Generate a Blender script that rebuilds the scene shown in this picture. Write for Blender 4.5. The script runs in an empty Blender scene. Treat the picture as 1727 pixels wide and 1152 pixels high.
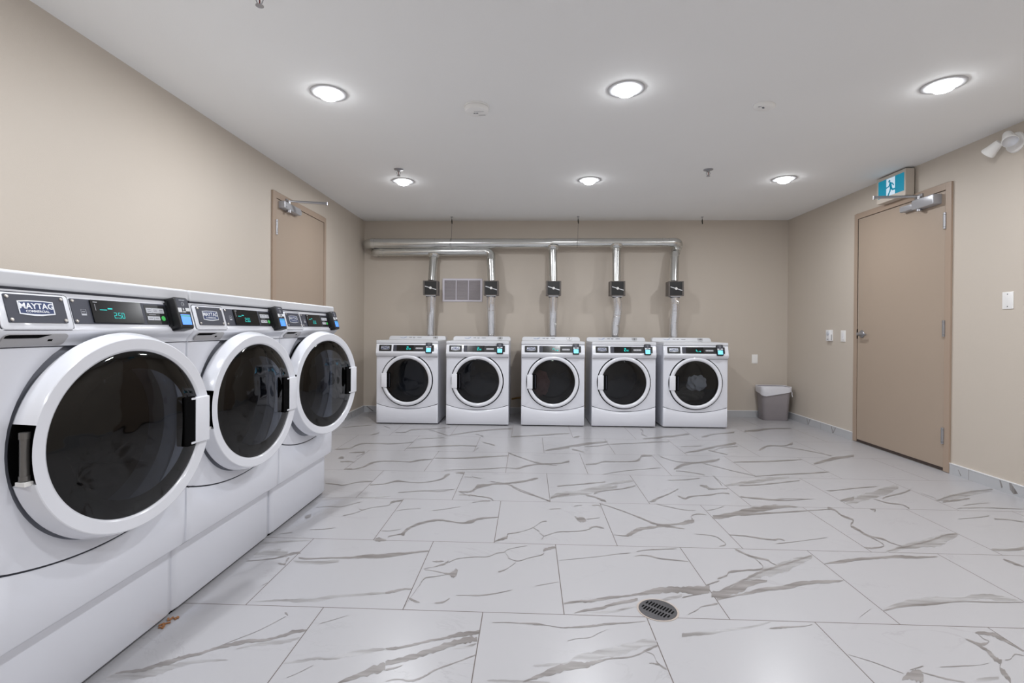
import bpy, bmesh, math, random
from mathutils import Vector, Matrix
sc = bpy.context.scene
COL = sc.collection
# ------------------------------------------------------------------ camera
W_PX, H_PX = 1727.0, 1152.0
YAW, PITCH, ROLL = 0.041363, -0.00436, 0.006573
F_PX, CX, CY, CAM_H = 840.99, 856.88, 559.17, 1.0653
cam = bpy.data.cameras.new('camera'); camo = bpy.data.objects.new('camera', cam); COL.objects.link(camo)
cam.sensor_width = 36.0; cam.lens = F_PX / W_PX * 36.0; cam.clip_start = 0.02; cam.clip_end = 60
cam.shift_x = (W_PX/2 - CX)/W_PX; cam.shift_y = (CY - H_PX/2)/W_PX
_cy, _sy, _cp, _sp, _cr, _sr = math.cos(YAW), math.sin(YAW), math.cos(PITCH), math.sin(PITCH), math.cos(ROLL), math.sin(ROLL)
_f = Vector((-_sy*_cp, _cy*_cp, _sp)); _r = Vector((_cy, _sy, 0)); _u = _r.cross(_f)
_r2 = _r*_cr + _u*_sr; _u2 = _u*_cr - _r*_sr
camo.matrix_world = Matrix(((_r2.x, _u2.x, -_f.x, 0), (_r2.y, _u2.y, -_f.y, 0), (_r2.z, _u2.z, -_f.z, CAM_H), (0, 0, 0, 1)))
sc.camera = camo
# ------------------------------------------------------------------ world, exposure
wd = bpy.data.worlds.new('world'); sc.world = wd; wd.use_nodes = True
wd.node_tree.nodes['Background'].inputs[0].default_value = (.8, .85, .9, 1)
wd.node_tree.nodes['Background'].inputs[1].default_value = 0.02
sc.view_settings.view_transform = 'Standard'; sc.view_settings.look = 'None'
sc.view_settings.exposure = 0.0; sc.view_settings.gamma = 1.0; sc.view_settings.use_curve_mapping = False
LENS_GLOW = 30.0     # radiance of every ceiling lens
LAMP_W = 11.7        # watts of the LED disc behind it
XL, XR, YB, ZC, YF = -2.1036, 3.1881, 6.2885, 2.4343, -2.2
TILE, U0, V0 = 0.6096, -0.16526, 1.86784
# ------------------------------------------------------------------ materials
def s2l(c):
    return tuple((v/12.92 if v <= .04045 else ((v+.055)/1.055)**2.4) for v in [x/255 for x in c]) + (1,)
MATS = {}
def mat(name, rgb, rough=.5, metal=0.0, spec=.5, emit=None, estr=0.0, bump=0.0, bscale=200, coat=0.0, var=0.0, vscale=3.0):
    if name in MATS: return MATS[name]
    m = bpy.data.materials.new(name); m.use_nodes = True; nt = m.node_tree; b = nt.nodes['Principled BSDF']
    c = s2l(rgb)
    b.inputs['Base Color'].default_value = c; b.inputs['Roughness'].default_value = rough
    b.inputs['Metallic'].default_value = metal; b.inputs['Specular IOR Level'].default_value = spec
    b.inputs['Coat Weight'].default_value = coat; b.inputs['Coat Roughness'].default_value = .08
    if emit: b.inputs['Emission Color'].default_value = s2l(emit); b.inputs['Emission Strength'].default_value = estr
    if bump or var:
        tc = nt.nodes.new('ShaderNodeTexCoord')
    if bump:
        n = nt.nodes.new('ShaderNodeTexNoise'); n.inputs['Scale'].default_value = bscale; n.inputs['Detail'].default_value = 3
        bp = nt.nodes.new('ShaderNodeBump'); bp.inputs['Strength'].default_value = bump; bp.inputs['Distance'].default_value = .002
        nt.links.new(tc.outputs['Object'], n.inputs['Vector']); nt.links.new(n.outputs['Fac'], bp.inputs['Height']); nt.links.new(bp.outputs['Normal'], b.inputs['Normal'])
    if var:
        n = nt.nodes.new('ShaderNodeTexNoise'); n.inputs['Scale'].default_value = vscale; n.inputs['Detail'].default_value = 4
        mx = nt.nodes.new('ShaderNodeMix'); mx.data_type = 'RGBA'
        mx.inputs[6].default_value = tuple(v*(1-var) for v in c[:3])+(1,); mx.inputs[7].default_value = tuple(min(1, v*(1+var)) for v in c[:3])+(1,)
        nt.links.new(tc.outputs['Object'], n.inputs['Vector']); nt.links.new(n.outputs['Fac'], mx.inputs[0]); nt.links.new(mx.outputs[2], b.inputs['Base Color'])
    MATS[name] = m; return m
M_wall = mat('beige_paint', (201, 191, 179), .55, bump=.25, bscale=260, var=.015, vscale=1.5)
M_ceil = mat('white_ceiling_paint', (243, 243, 242), .85, bump=.2, bscale=300, var=.01)
M_door = mat('brown_door_paint', (170, 153, 137), .45, bump=.1, bscale=300, var=.015)
M_frame = mat('brown_frame_paint', (170, 150, 133), .4, bump=.1, bscale=300, var=.015)
M_white = mat('white_enamel', (226, 228, 236), .28, coat=.3, var=.006)
M_whiteg = mat('white_plastic_gloss', (232, 234, 241), .18, coat=.5, var=.006)
M_lid = mat('white_lid_enamel', (220, 222, 227), .35, coat=.2, var=.006)
M_wplast = mat('white_plastic', (242, 241, 239), .45, var=.01)
M_seam = mat('seam_dark_gray', (44, 46, 56), .6, var=.05)
M_charc = mat('charcoal_plate', (58, 60, 72), .45, bump=.05, var=.03, vscale=8)
M_black = mat('black_plastic', (17, 18, 21), .35, var=.05)
M_hole = mat('black_recess', (5, 5, 6), .9, spec=.1, var=.05)
M_disp = mat('black_display', (12, 12, 13), .15, var=.05)
M_cyan = mat('cyan_digits', (20, 190, 185), .5, emit=(20, 190, 180), estr=.6, var=.02)
M_navy = mat('navy_badge', (32, 52, 100), .4, var=.04)
M_silv = mat('silver_trim', (215, 217, 222), .3, metal=.4, var=.02)
M_screw = mat('screw_steel', (190, 185, 180), .3, metal=.9, var=.05, vscale=50)
M_btn = mat('gray_button', (196, 198, 204), .5, var=.02)
M_print = mat('gray_print', (92, 96, 104), .6, var=.04)
M_wprint = mat('white_print', (222, 224, 228), .6, var=.02)
M_green = mat('green_button', (70, 180, 90), .4, emit=(60, 180, 80), estr=.15, var=.03)
M_scrb = mat('blue_screen', (60, 120, 230), .3, emit=(84, 146, 238), estr=.9, var=.02)
M_scrc = mat('pale_cyan_screen', (110, 195, 240), .3, emit=(118, 205, 250), estr=1.0, var=.02)
M_scrg = mat('green_screen_bar', (40, 130, 110), .3, emit=(44, 135, 115), estr=.8, var=.02)
M_gask = mat('gray_gasket', (185, 187, 196), .5, var=.04, vscale=12)
M_drum = mat('steel_drum', (92, 94, 100), .45, metal=.6, var=.1, vscale=20)
M_hinge = mat('gray_hinge', (120, 118, 116), .35, metal=.5, var=.04, vscale=30)
M_steel = mat('satin_steel', (168, 168, 172), .3, metal=.75, bump=.05, var=.03, vscale=20)
M_alu = mat('silver_paint', (176, 176, 180), .35, metal=.35, var=.02, vscale=20)
M_galv = mat('galvanised_steel', (214, 215, 213), .2, metal=.92, bump=.3, bscale=14, var=.1, vscale=9)
M_foil = mat('foil_hose', (232, 232, 234), .2, metal=.9, bump=.35, bscale=60, var=.12, vscale=60)
M_boxd = mat('dark_box_metal', (104, 98, 94), .45, metal=.4, var=.08, vscale=20)
M_boxp = mat('dark_box_window', (30, 31, 33), .3, var=.1, vscale=40)
M_wire = mat('dark_wire', (60, 58, 54), .5, metal=.6, var=.1)
M_grill = mat('vent_white', (218, 214, 224), .4, var=.02)
M_grild = mat('vent_gray', (172, 166, 170), .6, var=.05, vscale=20)  # gray of the grille slats and the sheet behind them
M_sign = mat('sign_housing', (206, 196, 184), .5, var=.02)
M_teal = mat('teal_sign_lit', (0, 90, 112), .5, emit=(0, 132, 160), estr=.7, var=.02)
M_signw = mat('white_sign_lit', (150, 160, 168), .4, emit=(215, 235, 250), estr=.6, var=.01)
M_bin = mat('gray_bin_plastic', (150, 144, 147), .45, bump=.1, bscale=60, var=.03, vscale=6)
M_bag = mat('white_bag_film', (228, 228, 234), .4, bump=.5, bscale=40, var=.05, vscale=14)
M_sweep = mat('dark_sweep', (62, 50, 46), .7, var=.1, vscale=30)
M_grate = mat('cast_grate', (92, 91, 94), .4, metal=.6, bump=.4, bscale=120, var=.1, vscale=60)
M_ring = mat('drain_ring', (176, 164, 156), .5, var=.08, vscale=40)
M_brass = mat('brass_pipe', (150, 118, 70), .4, metal=.6, var=.1, vscale=30)
M_trimw = mat('white_edge_trim', (236, 236, 238), .3, var=.01)
M_cloth = mat('white_cloth', (240, 238, 236), .9, bump=.6, bscale=30, var=.08, vscale=10)
M_clothr = mat('rose_cloth', (150, 110, 105), .9, bump=.6, bscale=30, var=.15, vscale=10)
M_clotht = mat('taupe_cloth', (112, 106, 98), .9, bump=.6, bscale=30, var=.15, vscale=10)
M_putty = mat('rust_flake', (160, 110, 70), .8, var=.2, vscale=80)
M_ledring = mat('downlight_trim', (196, 196, 198), .5, var=.01)

def lens_mat():
    m = bpy.data.materials.new('lit_lens'); m.use_nodes = True; nt = m.node_tree; nt.nodes.clear()
    e = nt.nodes.new('ShaderNodeEmission'); e.inputs[0].default_value = (.965, .995, 1.03, 1); e.inputs[1].default_value = LENS_GLOW
    o = nt.nodes.new('ShaderNodeOutputMaterial'); nt.links.new(e.outputs[0], o.inputs[0]); return m
M_lens = lens_mat()

def glass_mat(name, tint, refl=1.45):
    m = bpy.data.materials.new(name); m.use_nodes = True; nt = m.node_tree; nt.nodes.clear()
    t = nt.nodes.new('ShaderNodeBsdfTransparent'); t.inputs[0].default_value = (tint*.92, tint*.98, tint*1.08, 1)
    g = nt.nodes.new('ShaderNodeBsdfGlossy'); g.inputs['Roughness'].default_value = .03; g.inputs[0].default_value = (1, 1, 1, 1)
    fr = nt.nodes.new('ShaderNodeFresnel'); fr.inputs[0].default_value = refl
    n = nt.nodes.new('ShaderNodeTexNoise'); n.inputs['Scale'].default_value = 5; tc = nt.nodes.new('ShaderNodeTexCoord')
    bp = nt.nodes.new('ShaderNodeBump'); bp.inputs['Strength'].default_value = .22; bp.inputs['Distance'].default_value = .03
    nt.links.new(tc.outputs['Object'], n.inputs['Vector']); nt.links.new(n.outputs['Fac'], bp.inputs['Height']); nt.links.new(bp.outputs[0], g.inputs['Normal'])
    mx = nt.nodes.new('ShaderNodeMixShader'); o = nt.nodes.new('ShaderNodeOutputMaterial')
    nt.links.new(fr.outputs[0], mx.inputs[0]); nt.links.new(t.outputs[0], mx.inputs[1]); nt.links.new(g.outputs[0], mx.inputs[2]); nt.links.new(mx.outputs[0], o.inputs[0])
    return m
M_glass = glass_mat('tinted_door_glass', .15)
M_glassd = glass_mat('tinted_dryer_glass', .48)
M_bowl = glass_mat('door_bowl', .8, 1.07)
M_grip = mat('light_gray_plastic', (172, 171, 173), .5, var=.02)

def N(nt, t, **kw):
    n = nt.nodes.new(t)
    for k, v in kw.items(): setattr(n, k, v)
    return n
def marble_base(nt, vec, tint=(206, 206, 210)):
    """white porcelain with very faint hairline veining; returns a colour socket"""
    L = nt.links
    nz = N(nt, 'ShaderNodeTexNoise'); nz.inputs['Scale'].default_value = 1.6; nz.inputs['Detail'].default_value = 7; nz.inputs['Roughness'].default_value = .62; nz.inputs['Distortion'].default_value = 1.2
    L.new(vec, nz.inputs['Vector'])
    a = N(nt, 'ShaderNodeMath', operation='SUBTRACT'); a.inputs[1].default_value = .5; L.new(nz.outputs['Fac'], a.inputs[0])
    b = N(nt, 'ShaderNodeMath', operation='ABSOLUTE'); L.new(a.outputs[0], b.inputs[0])
    r = N(nt, 'ShaderNodeMapRange'); r.inputs[1].default_value = 0; r.inputs[2].default_value = .012; r.inputs[3].default_value = .16; r.inputs[4].default_value = 0; L.new(b.outputs[0], r.inputs[0])
    mk = N(nt, 'ShaderNodeTexNoise'); mk.inputs['Scale'].default_value = 2.3; L.new(vec, mk.inputs['Vector'])
    mr = N(nt, 'ShaderNodeMapRange'); mr.inputs[1].default_value = .5; mr.inputs[2].default_value = .68; L.new(mk.outputs['Fac'], mr.inputs[0])
    mu = N(nt, 'ShaderNodeMath', operation='MULTIPLY'); L.new(r.outputs[0], mu.inputs[0]); L.new(mr.outputs[0], mu.inputs[1])
    mx = N(nt, 'ShaderNodeMix', data_type='RGBA'); mx.inputs[6].default_value = s2l(tint); mx.inputs[7].default_value = s2l((120, 116, 116))
    L.new(mu.outputs[0], mx.inputs[0]); return mx.outputs[2]

def floor_mat():
    m = bpy.data.materials.new('marble_floor_tile'); m.use_nodes = True; nt = m.node_tree; L = nt.links; b = nt.nodes['Principled BSDF']
    g = N(nt, 'ShaderNodeNewGeometry'); sx = N(nt, 'ShaderNodeSeparateXYZ'); L.new(g.outputs['Position'], sx.inputs[0])
    def mth(op, *a):
        n = N(nt, 'ShaderNodeMath', operation=op)
        for i, v in enumerate(a):
            if isinstance(v, (int, float)): n.inputs[i].default_value = v
            else: L.new(v, n.inputs[i])
        return n.outputs[0]
    v = mth('DIVIDE', mth('SUBTRACT', sx.outputs['Y'], V0), TILE)
    row = mth('FLOOR', v)
    par = mth('FLOORED_MODULO', row, 2.0)                       # 0 on even rows: joints on the half
    off = mth('MULTIPLY', mth('SUBTRACT', 1.0, par), .5)
    u = mth('ADD', mth('DIVIDE', mth('SUBTRACT', sx.outputs['X'], U0), TILE), off)
    fu = mth('FRACT', u); fv = mth('FRACT', v)
    du = mth('MINIMUM', fu, mth('SUBTRACT', 1.0, fu)); dv = mth('MINIMUM', fv, mth('SUBTRACT', 1.0, fv))
    d = mth('MULTIPLY', mth('MINIMUM', du, dv), TILE)
    gr = mth('LESS_THAN', d, .0017)
    col = mth('FLOOR', u)
    cmb = N(nt, 'ShaderNodeCombineXYZ'); L.new(mth('ADD', mth('MULTIPLY', col, 7.31), sx.outputs['X']), cmb.inputs[0]); L.new(mth('ADD', mth('MULTIPLY', row, 3.77), mth('MULTIPLY', sx.outputs['Y'], 1.7)), cmb.inputs[1])
    mb = marble_base(nt, cmb.outputs[0], FLOOR_RGB)
    mx = N(nt, 'ShaderNodeMix', data_type='RGBA'); mx.inputs[7].default_value = s2l((104, 95, 91)); L.new(gr, mx.inputs[0]); L.new(mb, mx.inputs[6])
    L.new(mx.outputs[2], b.inputs['Base Color'])
    b.inputs['Roughness'].default_value = .3; b.inputs['Specular IOR Level'].default_value = .4
    ro = mth('ADD', mth('MULTIPLY', gr, .4), .27); L.new(ro, b.inputs['Roughness'])
    return m
FLOOR_RGB = (178, 177, 180)
M_floor = floor_mat()
def vein_mat(name, lo, hi, mixw):
    m = bpy.data.materials.new(name); m.use_nodes = True; nt = m.node_tree; L = nt.links; b = nt.nodes['Principled BSDF']
    g = N(nt, 'ShaderNodeNewGeometry'); mp = N(nt, 'ShaderNodeMapping'); mp.inputs['Scale'].default_value = (5, 34, 1); mp.inputs['Rotation'].default_value = (0, 0, -.25)
    L.new(g.outputs['Position'], mp.inputs['Vector'])
    nz = N(nt, 'ShaderNodeTexNoise'); nz.inputs['Scale'].default_value = 1.0; nz.inputs['Detail'].default_value = 5; L.new(mp.outputs[0], nz.inputs['Vector'])
    r = N(nt, 'ShaderNodeMapRange'); r.inputs[1].default_value = .5-mixw; r.inputs[2].default_value = .5+mixw; L.new(nz.outputs['Fac'], r.inputs[0])
    mx = N(nt, 'ShaderNodeMix', data_type='RGBA'); mx.inputs[6].default_value = s2l(lo); mx.inputs[7].default_value = s2l(hi)
    L.new(r.outputs[0], mx.inputs[0]); L.new(mx.outputs[2], b.inputs['Base Color']); b.inputs['Roughness'].default_value = .3; b.inputs['Specular IOR Level'].default_value = .4
    return m
M_vein = vein_mat('marble_vein', (116, 111, 109), (152, 148, 147), .16)
M_veinl = vein_mat('marble_vein_pale', (136, 133, 132), (177, 176, 178), .16)
def base_mat():
    m = bpy.data.materials.new('marble_skirting_tile'); m.use_nodes = True; nt = m.node_tree; L = nt.links; b = nt.nodes['Principled BSDF']
    g = N(nt, 'ShaderNodeNewGeometry'); sx = N(nt, 'ShaderNodeSeparateXYZ'); L.new(g.outputs['Position'], sx.inputs[0])
    s = N(nt, 'ShaderNodeMath', operation='ADD'); L.new(sx.outputs['X'], s.inputs[0]); L.new(sx.outputs['Y'], s.inputs[1])
    d = N(nt, 'ShaderNodeMath', operation='DIVIDE'); d.inputs[1].default_value = TILE; a0 = N(nt, 'ShaderNodeMath', operation='SUBTRACT'); a0.inputs[1].default_value = 3.188+3.716
    L.new(s.outputs[0], a0.inputs[0]); L.new(a0.outputs[0], d.inputs[0])
    f = N(nt, 'ShaderNodeMath', operation='FRACT'); L.new(d.outputs[0], f.inputs[0])
    lt = N(nt, 'ShaderNodeMath', operation='LESS_THAN'); lt.inputs[1].default_value = .006; L.new(f.outputs[0], lt.inputs[0])
    mp = N(nt, 'ShaderNodeMapping'); mp.inputs['Scale'].default_value = (1.5, 1.5, 5); L.new(g.outputs['Position'], mp.inputs['Vector'])
    mb = marble_base(nt, mp.outputs[0], (188, 189, 192))
    mx = N(nt, 'ShaderNodeMix', data_type='RGBA'); mx.inputs[7].default_value = s2l((140, 135, 132)); L.new(lt.outputs[0], mx.inputs[0]); L.new(mb, mx.inputs[6])
    L.new(mx.outputs[2], b.inputs['Base Color']); b.inputs['Roughness'].default_value = .3
    return m
M_base = base_mat()
# ------------------------------------------------------------------ helpers
class Fr:
    """a local frame: P(u, v, w) -> point"""
    def __init__(s, o=(0, 0, 0), x=(1, 0, 0), y=(0, 1, 0), z=None):
        s.o = Vector(o); s.x = Vector(x).normalized(); s.y = Vector(y).normalized(); s.z = Vector(z).normalized() if z else s.x.cross(s.y)
    def P(s, u, v, w=0): return s.o + s.x*u + s.y*v + s.z*w
ID = Fr()
def FRONT(x=0, y=0, z=0): return Fr((x, y, z), (1, 0, 0), (0, 0, 1))      # u right, v up, w towards the viewer (-y)
def box(bm, u0, u1, v0, v1, w0, w1, F=ID):
    vs = [bm.verts.new(F.P(u, v, w)) for u in (u0, u1) for v in (v0, v1) for w in (w0, w1)]
    for q in ((0, 1, 3, 2), (4, 6, 7, 5), (0, 4, 5, 1), (2, 3, 7, 6), (0, 2, 6, 4), (1, 5, 7, 3)):
        bm.faces.new([vs[i] for i in q])
    return vs
def prism(bm, poly, w0, w1, F=ID, cap0=True):
    a = [bm.verts.new(F.P(u, v, w0)) for u, v in poly]; b = [bm.verts.new(F.P(u, v, w1)) for u, v in poly]
    n = len(poly)
    for i in range(n): bm.faces.new((a[i], a[(i+1) % n], b[(i+1) % n], b[i]))
    if cap0: bm.faces.new(a[::-1])
    bm.faces.new(b)
def rrect(u0, u1, v0, v1, r, n=5):
    out = []
    for cx, cy, a0 in ((u1-r, v1-r, 0), (u0+r, v1-r, 90), (u0+r, v0+r, 180), (u1-r, v0+r, 270)):
        for k in range(n+1):
            a = math.radians(a0 + 90*k/n); out.append((cx+r*math.cos(a), cy+r*math.sin(a)))
    return out
def rbox(bm, u0, u1, v0, v1, w0, w1, r, F=ID, ch=0.0):
    """rounded-corner slab with a chamfered front edge"""
    if ch <= 0: prism(bm, rrect(u0, u1, v0, v1, r), w0, w1, F); return
    rings = [(rrect(u0, u1, v0, v1, r), w0), (rrect(u0, u1, v0, v1, r), w1-ch), (rrect(u0+ch*.3, u1-ch*.3, v0+ch*.3, v1-ch*.3, r), w1-ch*.3), (rrect(u0+ch, u1-ch, v0+ch, v1-ch, max(r-ch*.6, .0005)), w1)]
    V = [[bm.verts.new(F.P(u, v, w)) for u, v in p] for p, w in rings]; n = len(V[0])
    for A, B in zip(V, V[1:]):
        for i in range(n): bm.faces.new((A[i], A[(i+1) % n], B[(i+1) % n], B[i]))
    bm.faces.new(V[0][::-1]); bm.faces.new(V[-1])
def lathe(bm, prof, F=ID, seg=64, skip=None, closed=False, a0=0.0, a1=360.0):
    """prof: (r, w) pairs turned about F's w axis"""
    full = abs(a1-a0-360) < 1e-6; ns = seg if full else seg+1
    R = []
    for r, w in prof:
        if r < 1e-7: R.append([bm.verts.new(F.P(0, 0, w))]*ns)
        else: R.append([bm.verts.new(F.P(r*math.cos(math.radians(a0+(a1-a0)*k/seg)), r*math.sin(math.radians(a0+(a1-a0)*k/seg)), w)) for k in range(ns)])
    pairs = list(zip(range(len(prof)-1), range(1, len(prof)))) + ([(len(prof)-1, 0)] if closed else [])
    for j, (i0, i1) in enumerate(pairs):
        A, B = R[i0], R[i1]
        for k in range(seg):
            if skip and skip(a0+(a1-a0)*(k+.5)/seg, j): continue
            k2 = (k+1) % ns
            vs = []
            for v in (A[k], A[k2], B[k2], B[k]):
                if v not in vs: vs.append(v)
            if len(vs) > 2:
                try: bm.faces.new(vs)
                except ValueError: pass
def tube(bm, pts, r, seg=16, caps=True, rib=0.0, radii=None):
    pts = [Vector(p) for p in pts]; n = len(pts); prev = None; rings = []
    for i, p in enumerate(pts):
        t = (pts[min(i+1, n-1)] - pts[max(i-1, 0)]).normalized()
        if prev is None:
            a = Vector((0, 0, 1)) if abs(t.z) < .9 else Vector((1, 0, 0)); prev = t.cross(a).normalized()
        prev = (prev - t*prev.dot(t)).normalized(); c = t.cross(prev)
        rr = radii[i] if radii else r
        if rib: rr += rib*(1 if i % 2 else -1)
        rings.append([bm.verts.new(p + prev*rr*math.cos(2*math.pi*k/seg) + c*rr*math.sin(2*math.pi*k/seg)) for k in range(seg)])
    for A, B in zip(rings, rings[1:]):
        for k in range(seg): bm.faces.new((A[k], A[(k+1) % seg], B[(k+1) % seg], B[k]))
    if caps: bm.faces.new(rings[0][::-1]); bm.faces.new(rings[-1])
def bend(p0, p1, p2, n=8):
    """quadratic arc p0 -> p2 about corner p1"""
    p0, p1, p2 = Vector(p0), Vector(p1), Vector(p2)
    return [p0*(1-t)**2 + p1*2*t*(1-t) + p2*t*t for t in [k/n for k in range(n+1)]]
def resamp(pts, step):
    pts = [Vector(p) for p in pts]; out = [pts[0]]
    for a, b in zip(pts, pts[1:]):
        n = max(1, int(round((b-a).length/step)))
        out += [a.lerp(b, k/n) for k in range(1, n+1)]
    return out
def smooth_path(ctrl, n=8):
    P = [Vector(p) for p in ctrl]; P = [P[0]*2-P[1]] + P + [P[-1]*2-P[-2]]; out = []
    for i in range(1, len(P)-2):
        for k in range(n):
            t = k/n; a, b, c, d = P[i-1], P[i], P[i+1], P[i+2]
            out.append(.5*((2*b)+(c-a)*t+(2*a-5*b+4*c-d)*t*t+(3*b-a-3*c+d)*t**3))
    out.append(P[-2]); return out
def disc(bm, F, r, w, seg=32, u=0, v=0):
    bm.faces.new([bm.verts.new(F.P(u+r*math.cos(2*math.pi*k/seg), v+r*math.sin(2*math.pi*k/seg), w)) for k in range(seg)])
def cyl(bm, F, u, v, r, w0, w1, seg=16):
    prism(bm, [(u+r*math.cos(2*math.pi*k/seg), v+r*math.sin(2*math.pi*k/seg)) for k in range(seg)], w0, w1, F)
def text(bm, s, F, u, v, h, w, bold=.0, sx=1.0, align='LEFT', depth=.0004):
    cu = bpy.data.curves.new('lettering', 'FONT'); cu.body = s; cu.size = h/.7; cu.offset = bold*h; cu.resolution_u = 3; cu.align_x = align; cu.extrude = depth/2
    o = bpy.data.objects.new('lettering_source', cu); COL.objects.link(o)
    dg = bpy.context.evaluated_depsgraph_get(); me = bpy.data.meshes.new_from_object(o.evaluated_get(dg))
    vs = [bm.verts.new(F.P(u+p.co.x*sx, v+p.co.y, w+depth/2+p.co.z)) for p in me.vertices]
    for pg in me.polygons:
        try: bm.faces.new([vs[i] for i in pg.vertices])
        except ValueError: pass
    bpy.data.objects.remove(o); bpy.data.curves.remove(cu); bpy.data.meshes.remove(me)
SEG7 = {'0': 'abcdef', '1': 'bc', '2': 'abged', '4': 'fgbc', '5': 'afgcd', '7': 'abc', 'L': 'fed', 'n': 'ceg'}
def digit7(bm, ch, F, u, v, h, w, t=None):
    wd_ = h*.55; t = t or h*.12; g = t*.25
    for s in SEG7[ch]:
        r = {'a': (g, wd_-g, h-t, h), 'd': (g, wd_-g, 0, t), 'g': (g, wd_-g, h/2-t/2, h/2+t/2), 'f': (0, t, h/2+g, h-g), 'b': (wd_-t, wd_, h/2+g, h-g), 'e': (0, t, g, h/2-g), 'c': (wd_-t, wd_, g, h/2-g)}[s]
        box(bm, u+r[0], u+r[1], v+r[2], v+r[3], w, w+.0003, F)
def obj(name, bm, m, parent=None, smooth=True, bevel=0.0, ang=32, bseg=2):
    bmesh.ops.remove_doubles(bm, verts=bm.verts, dist=1e-6)
    bmesh.ops.recalc_face_normals(bm, faces=bm.faces)
    me = bpy.data.meshes.new(name)
    if smooth:
        for f in bm.faces: f.smooth = True
        for e in bm.edges:
            if len(e.link_faces) == 2 and e.calc_face_angle(0) > math.radians(ang): e.smooth = False
    bm.to_mesh(me); bm.free()
    for k in (m if isinstance(m, (list, tuple)) else [m]): me.materials.append(k)
    o = bpy.data.objects.new(name, me); COL.objects.link(o)
    if parent is not None: o.parent = parent
    if bevel:
        b = o.modifiers.new('bevel', 'BEVEL'); b.width = bevel; b.segments = bseg; b.limit_method = 'ANGLE'; b.angle_limit = math.radians(40); b.harden_normals = True
    return o
def thing(name, label, cat, loc=(0, 0, 0), rz=0.0, group=None):
    o = bpy.data.objects.new(name, None); COL.objects.link(o); o.empty_display_size = .1
    o.location = loc; o.rotation_euler = (0, 0, rz); o['label'] = label; o['category'] = cat
    if group: o['group'] = group
    return o
def tag(o, label, cat, group=None):
    o['label'] = label; o['category'] = cat
    if group: o['group'] = group
    return o
def struct(name, bm=None, m=None, label=None, cat=None, **kw):
    if bm is None: o = bpy.data.objects.new(name, None); COL.objects.link(o)
    else: o = obj(name, bm, m, **kw)
    o['kind'] = 'structure'; o['label'] = label; o['category'] = cat
    return o
def B(): return bmesh.new()
def children(o): return [c for c in COL.objects if c.parent is o]
def copy_tree(o, parent=None):
    c = o.copy(); COL.objects.link(c)
    if parent is not None: c.parent = parent
    for ch in [x for x in list(COL.objects) if x.parent is o]: copy_tree(ch, c)
    return c
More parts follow.
